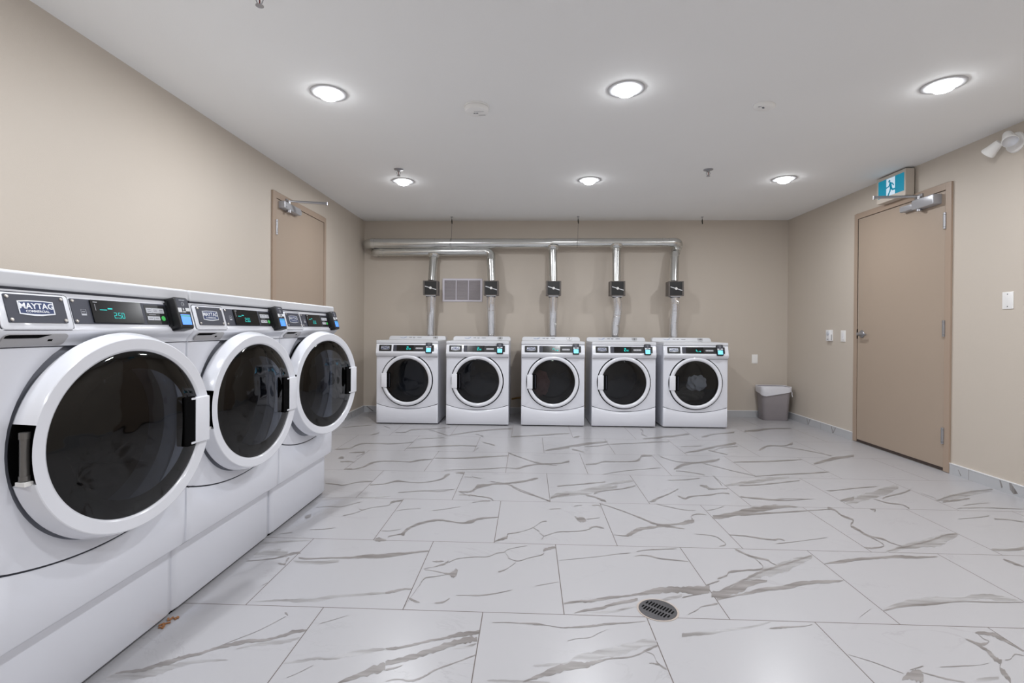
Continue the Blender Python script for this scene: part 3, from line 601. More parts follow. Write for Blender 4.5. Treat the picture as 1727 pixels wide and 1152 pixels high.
# ------------------------------------------------------------------ doors in the side walls
def tri_door(name, side, y0, y1, hinge_near, ztop, zh, label, sign):
    """side -1 left wall, +1 right wall; frame spans y0..y1; frame: u along y, v up, w into the room"""
    X0 = XL if side < 0 else XR
    F = Fr((X0, 0, 0), (0, 1, 0), (0, 0, 1), (-side, 0, 0))
    root = struct(name, None, None, label, 'door')
    fw = .052
    bm = B(); box(bm, y0, y0+fw, 0.003, ztop, 0.0, .016, F); box(bm, y1-fw, y1, 0.003, ztop, 0.0, .016, F); box(bm, y0+fw, y1-fw, ztop-fw, ztop, 0.0, .016, F)
    for y in (y0+fw, y1-fw-.012): box(bm, y, y+.012, .003, ztop-fw, 0.0, .004, F)
    obj('door_frame', bm, M_frame, root, bevel=.003)
    bm = B(); box(bm, y0+fw-.001, y1-fw+.001, .012, ztop-fw+.001, 0.0, .0015, F); obj('dark_rebate', bm, M_seam, root, smooth=False)
    bm = B(); box(bm, y0+fw+.004, y1-fw-.004, .028, ztop-fw-.005, 0.0015, .012, F); obj('door_leaf', bm, M_door, root, bevel=.0015)
    bm = B(); box(bm, y0+fw+.004, y1-fw-.004, .006, .028, 0.0, .010, F); obj('door_sweep', bm, M_sweep, root, smooth=False)  # sweep strip whose dark brown also fills the dark gap under the leaf
    yh = y0+fw+.002 if hinge_near else y1-fw-.002
    for z in zh:
        bm = B(); Fz = Fr(F.P(yh, z-.062, .020), F.x, F.z.cross(F.x)); Fz = Fr(F.P(yh, z, .018), F.x, F.z, F.y)
        for a, b in ((-.062, -.048), (-.046, .046), (.048, .062)): cyl(bm, Fz, 0, 0, .011, a, b, 14)
        box(bm, yh-.010, yh+.014, z-.056, z+.056, .0145, .0175, F)
        obj('hinge', bm, M_steel, root)
    return root, F
door1, FL = tri_door('door_1', -1, DL0, DL1, True, 2.192, (1.898, 1.09, .27), 'brown steel door behind the far washer in the left wall', 1)
door2, FRT = tri_door('door_2', 1, DR0, DR1, True, 2.205, (1.917, 1.094, .273), 'brown steel door under the exit sign in the right wall', 1)
def closer(root, F, y0, y1, zc, w0, kn, big):
    """y0 hinge side end of the body; kn = knuckle (u, v, w)"""
    bm = B(); h = .036 if big else .03
    if big:
        m1 = y0+(y1-y0)*.60
        rbox(bm, y0, m1, zc-h*1.15, zc+h*1.05, w0, .075, .010, F, ch=.008)
        rbox(bm, m1-.002, y1, zc-h*.75, zc+h*.6, w0, .062, .010, F, ch=.008)
    else:
        m1 = y0+(y1-y0)*.45
        rbox(bm, y0, y1-.03, zc-h, zc+h, w0, .062, .006, F, ch=.006); rbox(bm, y1-.035, y1, zc-h*.6, zc+h*.7, w0, .055, .006, F, ch=.006)
    c = obj('door_closer', bm, M_alu, root)
    bm = B(); Fv = Fr(F.P(m1-.05, zc, w0+.035), F.x, F.z, F.y); cyl(bm, Fv, 0, 0, .019, -h*1.6, -h*.8, 18); cyl(bm, Fv, 0, 0, .014, h*.9, h*1.75, 14)
    obj('spindle', bm, M_steel, c)
    bm = B(); pv = F.P(m1-.05, zc+h*1.6, w0+.035); K = F.P(*kn); br = F.P(m1-.02, zc+h*2.0, .018)
    def flat(p, q, ww, tt):
        p, q = Vector(p), Vector(q); d = (q-p).normalized(); s = d.cross(Vector((0, 0, 1))).normalized(); FF = Fr(p, d, s); box(bm, 0, (q-p).length, -ww/2, ww/2, -tt/2, tt/2, FF)
    flat(pv, K, .022, .006); tube(bm, [br, K+Vector((0, 0, .014))], .007, 10)
    Fk = Fr(K, F.x, F.z, (0, 0, 1)); cyl(bm, Fk, 0, 0, .009, -.008, .020, 14)
    obj('closer_arm', bm, M_steel, c)
    bm = B(); box(bm, m1-.05, m1+.03, zc+h*1.45, zc+h*2.4, .016, .026, F); obj('arm_bracket', bm, M_steel, c)
    if not big:
        bm = B()
        for dz in (-.014, .012): cyl(bm, F, y0+.035, zc+dz, .004, .062, .0625, 10)
        obj('screw_hole', bm, M_hole, c)
closer(door1, FL, 4.085, 4.42, 2.098, .012, (4.36, 2.163, .305), False)
closer(door2, FRT, 3.985, 4.36, 2.098, .012, (4.36, 2.196, .268), True)
# lever and latch on the right-hand door
yl, zl = 4.89, 1.043
bm = B(); lathe(bm, [(0, .012), (.034, .012), (.036, .016), (.032, .024), (.016, .028), (.014, .058), (0, .06)], Fr(FRT.P(yl, zl, 0), FRT.x, FRT.y, FRT.z), 28)
lv = obj('lever_handle', bm, M_steel, door2)
bm = B(); tube(bm, [FRT.P(yl+.005, zl, .052), FRT.P(yl-.03, zl-.001, .056), FRT.P(yl-.07, zl-.003, .054), FRT.P(yl-.10, zl-.004, .044)], .009, 12); obj('lever', bm, M_steel, lv)
bm = B(); box(bm, 4.93, 4.955, zl-.012, zl+.012, .014, .0205, FRT); obj('latch_bolt', bm, M_steel, door2, bevel=.002)
bm = B(); box(bm, 4.952, 4.962, zl-.045, zl+.045, .0125, .0168, FRT); obj('strike_slot', bm, M_hole, door2, smooth=False)
# frame patches
bm = B()
for y, z in ((4.12, 2.175), (3.92, 2.10)): cyl(bm, FRT, y, z, .005, .016, .0164, 12)
obj('plugged_hole', bm, M_door, door2)
# ------------------------------------------------------------------ washing machines and dryers
def seam_z(x, w, hi=.225, lo=.168): return lo + (hi-lo)*((x-w/2)/(w/2))**2
def hole_plate(bm, w, zt, cx, cz, r, deep, gap=.0060):
    F = FRONT(); outl = []
    n = 14
    outl += [(w, seam_z(w, w)+gap+(zt-seam_z(w, w)-gap)*k/n) for k in range(n)]
    outl += [(w-w*k/n, zt) for k in range(n)]
    outl += [(0, zt-(zt-seam_z(0, w)-gap)*k/n) for k in range(n)]
    outl += [(w*k/28, seam_z(w*k/28, w)+gap) for k in range(28)]
    R0 = [bm.verts.new(F.P(x, z, -.03)) for x, z in outl]; R1 = [bm.verts.new(F.P(x, z, -.011)) for x, z in outl]
    R2 = [bm.verts.new(F.P(min(max(x, .004), w-.004), z, -.004)) for x, z in outl]
    R3 = [bm.verts.new(F.P(min(max(x, .030), w-.030), z, 0)) for x, z in outl]
    def cp(x, z, w_):
        a = math.atan2(z-cz, x-cx); return bm.verts.new(F.P(cx+r*math.cos(a), cz+r*math.sin(a), w_))
    R4 = [cp(min(max(x, .030), w-.030), z, 0) for x, z in outl]; R5 = [cp(min(max(x, .030), w-.030), z, -deep) for x, z in outl]
    N_ = len(outl)
    for A, C in ((R0, R1), (R1, R2), (R2, R3), (R3, R4), (R4, R5)):
        for i in range(N_): bm.faces.new((A[i], A[(i+1) % N_], C[(i+1) % N_], C[i]))
def lower_panel(bm, w, z0, chamf):
    F = FRONT(); xs = [0, .004, .030] + [.030+(w-.06)*k/24 for k in range(1, 24)] + [w-.030, w-.004, w]
    ws = {0: -.011, .004: -.004, w: -.011, w-.004: -.004}
    cols = []
    for x in xs:
        d = ws.get(x, 0); zs = seam_z(x, w)
        prof = [(-.045, z0-chamf), (d-.004, z0), (d, z0+.006), (d, zs-.004), (d-.003, zs), (-.03, zs)]
        cols.append([bm.verts.new(F.P(x, z, ww)) for ww, z in prof])
    for A, C in zip(cols, cols[1:]):
        for i in range(5): bm.faces.new((A[i], C[i], C[i+1], A[i+1]))
    for c in (cols[0], cols[-1]): bm.faces.new(c)
CONS = Fr((0, -.027, .816), (1, 0, 0), (0, .2622, .965))
def machine(kind, w, d):
    wash = kind == 'washer'
    t = bpy.data.objects.new('washing_machine' if wash else 'tumble_dryer', None); COL.objects.link(t); t.empty_display_size = .1
    cx = w/2; cz = .503 if wash else .491; C0 = FRONT(cx, 0, cz)
    zt = .766 if wash else .752; z0 = .022 if wash else .012
    # cabinet shell
    bm = B()
    sh = [(-.0, .025), (0, d), (w, d), (w, .025)]
    a = [bm.verts.new((x, y, z0)) for x, y in sh]; b = [bm.verts.new((x, y, .90)) for x, y in sh]
    for i in range(3): bm.faces.new((a[i], a[i+1], b[i+1], b[i]))
    bm.faces.new(a); bm.faces.new(b)
    obj('cabinet', bm, M_white, t, smooth=False)
    bm = B(); hole_plate(bm, w, zt, cx, cz, .301 if wash else .2935, .03); obj('front_panel', bm, M_white, t, ang=50)
    bm = B(); lower_panel(bm, w, z0, .024 if wash else 0); lp = obj('lower_panel', bm, M_white, t, ang=50)
    bm = B(); n = 24                                              # dark joint behind the curved seam
    pts = [(.012+(w-.024)*k/n, seam_z(.012+(w-.024)*k/n, w)-.006) for k in range(n+1)] + [(w-.012-(w-.024)*k/n, seam_z(w-.012-(w-.024)*k/n, w)+.009) for k in range(n+1)]
    prism(bm, pts, -.028, -.0045, FRONT()); obj('panel_joint', bm, M_seam, t, smooth=False)
    if not wash:
        bm = B()
        for x in (.04, w-.04):
            for y in (.06, d-.06): cyl(bm, Fr((x, y, 0)), 0, 0, .02, 0, .03, 14)
        obj('foot', bm, M_black, t)
        bm = B(); box(bm, .01, w-.01, .03, .04, .004, .02); obj('toe_gap_shade', bm, M_hole, t, smooth=False)  # black strip painted in for the shade of the gap under the dryer
    # control console: a bowed fascia, concave underneath
    ze = zt
    prof = [(.06, ze), (-.001, ze), (-.001, ze+.004), (-.004, ze+.012), (-.012, ze+.021), (-.022, ze+.031), (-.029, .806), (-.0295, .811), (-.027, .817), (-.0015, .9085), (.002, .911), (.06, .911)]
    if not wash: prof = [(y, z-.012 if z > ze+.02 else z) for y, z in prof]
    cons = Fr(CONS.o - Vector((0, 0, 0 if wash else .012)), CONS.x, CONS.y)
    bm = B(); xs = [0.0, .003, .012, w-.012, w-.003, w]; ins = [.006, .002, 0, 0, .002, .006]; cols = []
    for x, i_ in zip(xs, ins): cols.append([bm.verts.new((x, y+(i_ if y < .05 else 0), z)) for y, z in prof])
    for A, D in zip(cols, cols[1:]):
        for i in range(len(prof)-1): bm.faces.new((A[i], D[i], D[i+1], A[i+1]))
    bm.faces.new(cols[0]); bm.faces.new(cols[-1])
    co = obj('console', bm, M_whiteg, t, ang=60)
    bm = B(); box(bm, .003, w-.003, -.001, .05, (.909 if wash else .8965), (.917 if wash else .9)); box(bm, .004, w-.004, -.0018, .03, zt-.0010, zt+.0012); obj('lid_joint', bm, M_seam, t, smooth=False)
    # lid
    bm = B()
    if wash: box(bm, .0, w, -.006, d, .9145, .957)
    else: box(bm, -.001, w+.001, -.003, d-.01, .8995, .934)
    obj('lid', bm, M_lid, t, bevel=.009 if wash else .006, bseg=3)
    # badge plate with screws
    u0, u1 = (.027, .180) if wash else (.036, .176)
    v0, v1 = (.011, .083)
    if wash:                                                     # detergent drawer front, outlined by a joint
        bm = B(); rbox(bm, .006, .199, -.008, .091, .0002, .0008, .012, cons); obj('drawer_joint', bm, M_seam, t, smooth=False)
        bm = B(); rbox(bm, .009, .196, -.006, .0885, .0004, .003, .010, cons, ch=.002); dr = obj('detergent_drawer', bm, M_whiteg, t)
        GF = Fr((0, -.0045, zt+.006), (1, 0, 0), (0, -.021, .0285))
        bm = B(); rbox(bm, .020, .186, -.001, .034, -.004, .0022, .010, GF); g = obj('drawer_grip', bm, M_grip, t)
        bm = B(); prism(bm, [(.022, .023), (.105, .023), (.135, .0335), (.030, .0335), (.022, .030)], .0022, .0027, GF); obj('grip_shadow_gap', bm, M_hole, g, smooth=False)
        bm = B(); box(bm, .135, .147, .013, .019, .0022, .0027, GF); obj('grip_slot', bm, M_hole, g, smooth=False)
        wb = .003
    else: wb = .0
    bm = B(); rbox(bm, u0, u1, v0, v1, wb, wb+.0025, .003 if wash else .006, cons); bp = obj('badge_plate', bm, M_charc if wash else M_black, t)
    bw = .092; bc = (u0+u1)/2-(.002 if wash else 0); bz = v0+.037; wt = wb+.0025
    bm = B(); prism(bm, [(bc-bw/2, bz-.0150), (bc-.010, bz-.0195), (bc+.010, bz-.0195), (bc+bw/2, bz-.0150), (bc+bw/2, bz+.0185), (bc+.020, bz+.0205), (bc-.020, bz+.0205), (bc-bw/2, bz+.0185)], wt, wt+.001, cons); bd = obj('badge', bm, M_silv, bp)
    bm = B(); prism(bm, [(bc-bw/2+.003, bz-.0125), (bc-.010, bz-.0150), (bc+.010, bz-.0150), (bc+bw/2-.003, bz-.0125), (bc+bw/2-.003, bz+.0160), (bc+.018, bz+.0180), (bc-.018, bz+.0180), (bc-bw/2+.003, bz+.0160)], wt+.001, wt+.0013, cons); bf = obj('badge_field', bm, M_navy, bp, smooth=False)
    bm = B(); text(bm, 'MAYTAG', cons, bc, bz-.0010, .0145, wt+.0014, bold=.028, sx=1.06, align='CENTER'); text(bm, 'COMMERCIAL', cons, bc, bz-.0105, .0056, wt+.0014, bold=.03, sx=1.2, align='CENTER'); obj('badge_lettering', bm, M_silv, bp, smooth=False)
    def screws(parent, a, b, c_, e, wz):
        for u in (a, b):
            for v in (c_, e):
                bm = B(); Fs = Fr(cons.P(u, v, wz), cons.x, cons.y, cons.z); lathe(bm, [(0, .0035), (.0028, .0032), (.0045, .0018), (.0048, 0)], Fs, 12); obj('screw', bm, M_screw, parent)
    if wash: screws(bp, u0+.007, u1-.007, v0+.007, v1-.007, wb+.0025)
    # control panel
    p0, p1 = (.202, .600) if wash else (.196, .652)
    bm = B(); rbox(bm, p0, p1, v0, v1, 0, .0025, .003 if wash else .006, cons); cp = obj('control_panel', bm, M_charc if wash else M_black, t)
    if wash: screws(cp, p0+.007, p0+.0071, v0+.007, v1-.007, .0025)
    q0, q1 = (.262, .446) if wash else (.236, .425)
    bm = B(); rbox(bm, q0, q1, v0+.003, v1-.001, .0025, .006 if wash else .0035, .003, cons); obj('display', bm, M_disp, cp)
    if wash:
        bm = B(); box(bm, q0+.008, q0+.022, v1-.009, v1-.007, .006, .0063, cons); obj('display_caption', bm, M_btn, cp, smooth=False)
        bm = B(); box(bm, q0+.012, q0+.0130, v1-.033, v1-.014, .006, .0063, cons); obj('display_scale', bm, M_btn, cp, smooth=False)
        bm = B(); rr = p0+.027; box(bm, rr, rr+.016, .035, .0355, .0025, .0028, cons); box(bm, rr, rr+.016, .0525, .053, .0025, .0028, cons); box(bm, rr, rr+.0005, .035, .053, .0025, .0028, cons); box(bm, rr+.0155, rr+.016, .035, .053, .0025, .0028, cons); box(bm, rr, rr+.016, .035, .040, .0025, .0028, cons); box(bm, rr+.003, rr+.012, .045, .0465, .0025, .0028, cons)
        obj('energy_mark', bm, M_btn, cp, smooth=False)
        bm = B(); uu = q0+.074
        for ch, du in (('2', 0), ('5', .0150), ('0', .0280)): digit7(bm, ch, cons, uu+du-.002, .028, .0175, .0061, .0014)
        box(bm, uu+.0097, uu+.0113, .028, .030, .0061, .0064, cons)
        box(bm, q0+.026, q0+.050, .0515, .0535, .0061, .0064, cons); box(bm, q0+.054, q0+.070, .0550, .0585, .0061, .0064, cons)
        obj('display_digits', bm, M_cyan, cp, smooth=False)
        k0 = .462
        bm = B(); rbox(bm, k0, .556, .013, .077, .0025, .003, .002, cons); obj('keypad', bm, M_black, cp)
        for i in range(5):
            bm = B()
            if i < 3: q = (k0+.006+i*.0262, k0+.031+i*.0262, .050, .067)
            else: q = (k0+.006+(i-3)*.0275, k0+.032+(i-3)*.0275, .026, .039)
            box(bm, q[0], q[1], q[2], q[3], .003, .0038, cons); n0_ = len(bm.faces)
            zc_ = (q[2]+q[3])/2
            for dz in ((.0025, -.0030) if i < 3 else (0,)): box(bm, q[0]+.005, q[1]-.005, zc_+dz-.0008, zc_+dz+.0008, .0038, .0041, cons)
            for f_ in list(bm.faces)[n0_:]: f_.material_index = 1
            obj('keypad_button', bm, [M_btn, M_print], cp, smooth=False)
        bm = B(); cyl(bm, cons, k0+.075, .0325, .0085, .003, .0042, 24); obj('start_button', bm, M_green, cp)
        bm = B(); box(bm, k0+.015, k0+.045, .0445, .0455, .003, .0033, cons); obj('keypad_print', bm, M_btn, cp, smooth=False)
    else:
        bm = B(); box(bm, .447, .529, .036, .053, .0025, .0035, cons); n0_ = len(bm.faces)
        for i in range(4): box(bm, .452+i*.020, .463+i*.020, .043, .046, .0035, .0038, cons)
        for f_ in list(bm.faces)[n0_:]: f_.material_index = 1
        obj('keypad_strip', bm, [M_btn, M_print], cp, smooth=False)
        bm = B(); box(bm, p0+.004, p0+.038, v0+.004, v1-.004, .0025, .0028, cons); obj('panel_patch', bm, M_charc, cp, smooth=False)
    # card reader
    r0, r1 = (.566, .637) if wash else (.560, .632)
    bm = B(); rbox(bm, r0, r1, -.012, .104 if wash else .108, .0, .036 if wash else .022, .010, cons, ch=.006)
    if wash: rbox(bm, r0-.008, r0+.01, .004, .09, .0, .012, .004, cons)
    cr = obj('card_reader', bm, M_black, t); wr = .036 if wash else .022
    bm = B(); rbox(bm, r0+.006, r1-.006, .058, .098, wr, wr+.0004, .005, cons); obj('reader_face', bm, M_charc, cr, smooth=False)
    if wash:
        bm = B(); box(bm, r0+.012, r1-.012, .003, .040, wr, wr+.0008, cons); obj('reader_screen', bm, M_scrb, cr, smooth=False)
        bm = B(); box(bm, r0+.012, r1-.012, .0325, .037, wr+.0008, wr+.0011, cons); obj('screen_bar', bm, M_scrg, cr, smooth=False)
    else:
        bm = B(); box(bm, r0+.010, r1-.010, .001, .044, wr, wr+.0008, cons); obj('reader_screen', bm, M_scrc, cr, smooth=False)
        bm = B(); box(bm, r0+.012, r1-.012, -.003, .001, wr, wr+.0008, cons); obj('screen_bar', bm, M_scrg, cr, smooth=False)
    bm = B(); box(bm, r0+.006, r0+.024, .048, .064, wr+.0004, wr+.0008, cons); box(bm, r0+.044, r1-.007, .052, .064, wr+.0004, wr+.0008, cons); box(bm, r0+.028, r0+.042, .048, .052, wr+.0004, wr+.0008, cons); box(bm, r0+.031, r0+.036, .055, .063, wr+.0004, wr+.0008, cons)
    obj('reader_label', bm, M_wprint, cr, smooth=False)
    bm = B(); Fn = Fr(cons.P((r0+r1)/2, .078, wr+.0004), cons.x, cons.y)
    lathe(bm, [(.0062, 0), (.0062, .0004), (.0070, .0004), (.0070, 0)], Fn, 24)
    for k in (0, 1, 2): lathe(bm, [(.0015+k*.0014, 0), (.0015+k*.0014, .0004), (.0020+k*.0014, .0004), (.0020+k*.0014, 0)], Fn, 10, a0=-50, a1=50)
    for i in range(7): box(bm, (r0+r1)/2-.014+i*.004, (r0+r1)/2-.0115+i*.004, .0905, .0935, wr+.0004, wr+.0008, cons)
    obj('reader_symbol', bm, M_btn, cr, smooth=False)
    # drum and bowl behind the glass
    bm = B()
    if wash: lathe(bm, [(.301, -.006), (.292, -.012), (.270, -.016), (.255, -.020), (.240, -.045), (.236, -.065)], C0, 64)
    else: lathe(bm, [(.2940, -.003), (.2855, -.006), (.262, -.012), (.238, -.014), (.234, -.03)], C0, 64)
    obj('door_seal', bm, M_gask if wash else M_black, t)
    bm = B(); lathe(bm, [(.236, -.06 if wash else -.03), (.238, -.42), (.22, -.44), (0, -.445)], C0, 48)
    for k in range(3):
        a = math.radians(90+120*k); Fd = Fr(C0.P(.236*math.cos(a), .236*math.sin(a), -.08), C0.z*-1, C0.x*-math.sin(a)+C0.y*math.cos(a)); prism(bm, [(0, -.035), (.3, -.035), (.3, .035), (0, .035)], -.004, .004, Fd)
    obj('drum', bm, M_drum, t)
    # door (its own origin on the hinge line)
    if wash: hx, hy = cx-.290, -.006
    else: hx, hy = cx+.283, 0.0
    D = Fr((cx-hx, -hy, cz), (1, 0, 0), (0, 0, 1))
    dh = math.degrees(math.asin(.078/.297))
    if wash:
        prof = [(.272, .004), (.2955, .003), (.2985, .010), (.2972, .018), (.2850, .0520), (.2835, .0545), (.2810, .0560), (.2510, .0545), (.2470, .0520), (.2445, .049), (.2440, .020)]
        bm = B(); lathe(bm, prof, D, 96, skip=lambda a, j: abs(a-180) < dh and j <= 5)
        for s in (-1, 1):                                        # end cheeks of the hinge notch
            a = math.radians(180+s*dh); e = (math.cos(a), math.sin(a))
            bm.faces.new([bm.verts.new(D.P(e[0]*r, e[1]*r, w_)) for r, w_ in ((.2955, .003), (.2985, .010), (.2972, .018), (.2850, .0520), (.2810, .0560), (.266, .0550), (.266, .003))])
    else:
        prof = [(.262, .0), (.2815, .0), (.2825, .006), (.2820, .014), (.278, .0205), (.268, .0235), (.256, .0215), (.246, .0165), (.2425, .012), (.2420, .0)]
        bm = B(); lathe(bm, prof, D, 96)
    do = obj('door', bm, M_whiteg, t, ang=25 if wash else 50)
    gp = ([(.2445, .047), (.235, .050), (.20, .056), (.12, .062), (0, .065)], M_glass) if wash else ([(.2425, .010), (.235, .012), (.20, .015), (.12, .018), (0, .019)], M_glassd)
    bm = B(); lathe(bm, gp[0], D, 64); obj('door_glass', bm, gp[1], do)
    if wash:
        bm = B(); lathe(bm, [(.243, .020), (.215, -.005), (.180, -.05), (.15, -.085), (0, -.10)], D, 48); obj('glass_bowl', bm, M_bowl, do)
        bm = B(); lathe(bm, [(.2435, .044), (.236, .046), (.192, .0505)], D, 64); obj('glass_mask', bm, M_disp, do)
    s = 1 if wash else -1
    hw = .0640 if wash else .026
    uo, ui, ur = (.272, .210, .168) if wash else (.284, .222, .180)
    bm = B()
    U0, U1 = sorted((s*uo, s*ui)); rbox(bm, U0, U1, -.078, .078, .010 if wash else .004, hw+(.004 if not wash else .002), .004, D, ch=.004)
    if wash: rbox(bm, .193, .211, -.078, -.071, .050, hw, .002, D); rbox(bm, .193, .211, .071, .078, .050, hw, .002, D)
    obj('door_handle', bm, M_whiteg, do)
    U0, U1 = sorted((s*(ui+.001), s*ur)); bm = B(); rbox(bm, U0, U1, -.083, .083, .03 if wash else .006, .0635 if wash else .0185, .008, D); obj('handle_recess', bm, M_hole, do)
    if not wash:
        bm = B(); box(bm, -.196, -.190, -.075, .075, .0185, .0190, D); obj('recess_edge', bm, M_charc, do, smooth=False)
    if wash:
        bm = B(); lathe(bm, [(.2955, .002), (.262, .002), (.262, .0535), (.2815, .0545)], D, 12, a0=180-dh, a1=180+dh); obj('hinge_pocket', bm, M_hole, do)
        bm = B(); Fv = Fr(D.P(-.2785, 0, .030), D.x, D.z, D.y); cyl(bm, Fv, 0, 0, .0100, -.060, .052, 18); cyl(bm, Fv, 0, 0, .0115, -.062, -.050, 18); cyl(bm, Fv, 0, 0, .0115, .040, .056, 18)
        obj('hinge_pin', bm, M_hinge, do)
        bm = B(); Fv = Fr(D.P(-.2785, 0, .026), D.x, D.z, D.y); box(bm, -.012, .008, -.074, -.064, -.012, .016, Fr(D.P(-.2785, 0, .030), D.x, D.y, D.z)); obj('hinge_block', bm, M_wplast, do)
    do.location = (hx, hy, 0)
    if not wash:
        # sloping rear console behind the lid
        bm = B(); P = [(.0, .930), (w, .930)] + [(w-.028+.028*math.cos(math.radians(a)), .950+.028*math.sin(math.radians(a))) for a in range(0, 91, 15)] + [(.028+.028*math.cos(math.radians(a)), .950+.028*math.sin(math.radians(a))) for a in range(90, 181, 15)]
        k = .5; A = [bm.verts.new((x, .505+(z-.93)*k, z)) for x, z in P]; C = [bm.verts.new((x, d, z)) for x, z in P]; n = len(P)
        for i in range(n): bm.faces.new((A[i], A[(i+1) % n], C[(i+1) % n], C[i]))
        bm.faces.new(A); bm.faces.new(C); obj('rear_console', bm, M_lid, t, bevel=.003)
        R = Fr((0, .505, .93), (1, 0, 0), (0, k, 1))
        bm = B()
        for u0_, u1_ in ((.245, .278), (.29, .318), (.345, .395)): box(bm, u0_, u1_, .030, .036, 0, .0004, R)
        box(bm, .30, .31, .022, .024, 0, .0004, R); obj('console_print', bm, M_print, t, smooth=False)
        bm = B(); prism(bm, [(.13, .034), (.175, .028), (.215, .044), (.212, .034), (.185, .022), (.15, .024)], 0, .0004, R); obj('console_mark', bm, mat('pale_blue_print', (150, 165, 195), .5, var=.03), t, smooth=False)
    return t
def put(t, loc, rz, label, cat, group, tilt=None):
    t.location = loc; t.rotation_euler = (0, 0, rz); t['label'] = label; t['category'] = cat; t['group'] = group
    if tilt is not None:
        for c in COL.objects:
            if c.parent is t and c.name.startswith('door') and c.name.split('.')[0] == 'door': c.rotation_euler = (0, 0, -math.radians(tilt))
    return t
WW, WD, PZ = .686, .70, .246
washer = machine('washer', WW, WD)
WX = -1.262
rows = ((1.108, 8.0, 'white front-load washer nearest the viewer at left, its door ajar'), (1.7965, 6.5, 'white front-load washer in the middle of the three on low pedestals'), (2.485, 13.0, 'white front-load washer farthest along the left wall, door most ajar'))
for i, (y, tl, lb) in enumerate(rows):
    m = washer if i == 0 else copy_tree(washer)
    put(m, (WX, y, PZ), math.pi/2, lb, 'washing machine', 'front-load washers along the left wall', tl)
def pedestal():
    t = bpy.data.objects.new('pedestal', None); COL.objects.link(t); w = WW-.002
    F = FRONT(); bm = B(); xs = [0, .004, .03, w-.03, w-.004, w]; dd = [-.012, -.005, 0, 0, -.005, -.012]; cols = []
    for x, q in zip(xs, dd): cols.append([bm.verts.new(F.P(x, z, ww+q if ww > -.3 else ww)) for ww, z in ((-.62, .012), (-.02, .012), (-.004, .014), (0, .020), (0, .242), (-.62, .242))])
    for A, C in zip(cols, cols[1:]):
        for i in range(6): bm.faces.new((A[i], C[i], C[(i+1) % 6], A[(i+1) % 6]))
    bm.faces.new(cols[0]); bm.faces.new(cols[-1]); obj('base_drawer', bm, M_white, t, ang=50)
    bm = B(); box(bm, .01, w-.01, .02, .6, .0, .013); obj('plinth', bm, M_hole, t, smooth=False)
    return t
ped = pedestal()
for i, (y, nm) in enumerate(((1.100, 'nearest'), (1.785, 'middle'), (2.486, 'farthest'))):
    p_ = ped if i == 0 else copy_tree(ped)
    p_.location = (-1.307, y, 0); p_.rotation_euler = (0, 0, math.pi/2)
    p_['label'] = 'white low steel pedestal under the %s of the three washers' % nm; p_['category'] = 'pedestal'; p_['group'] = 'pedestals under the washers'
bm = B(); rr_ = random.Random(2)
for k in range(9):
    c = Vector((-1.292+rr_.uniform(-.012, .014), 1.735+rr_.uniform(-.05, .035), .0025)); a = rr_.uniform(0, 3)
    Fq = Fr(c, (math.cos(a), math.sin(a), .1), (-math.sin(a), math.cos(a), 0)); box(bm, -.009, .009, -.003, .003, -.001, .002, Fq)
tag(obj('debris', bm, M_putty), 'small rusty-brown scraps at the foot of the washer pedestals', 'debris')
DW, DD = .694, .60
dryer = machine('dryer', DW, DD)
dr_spec = [(-1.7005, 5.508, '9', 'gray', '250'), (-.9115, 5.49, '8', 'gray', '250'), (-.0785, 5.502, '7', 'white', 'a'), (.6965, 5.505, '6', 'gray', '250'), (1.474, 5.515, '10', 'gray', 'b')]
M_stk = mat('gray_sticker', (176, 176, 178), .5, var=.02); M_stw = mat('white_sticker', (232, 232, 234), .5, var=.01)
lab = {'9': 'white dryer numbered 9, leftmost in the row by the back wall', '8': 'white dryer numbered 8, second from left by the back wall', '7': 'white dryer numbered 7, in the middle of the row by the back wall', '6': 'white dryer numbered 6, second from right by the back wall', '10': 'white dryer numbered 10, rightmost in the row, with laundry inside'}
protos = []
for i, (x, y, num, st, dg_) in enumerate(dr_spec): protos.append(dryer if i == 0 else copy_tree(dryer))
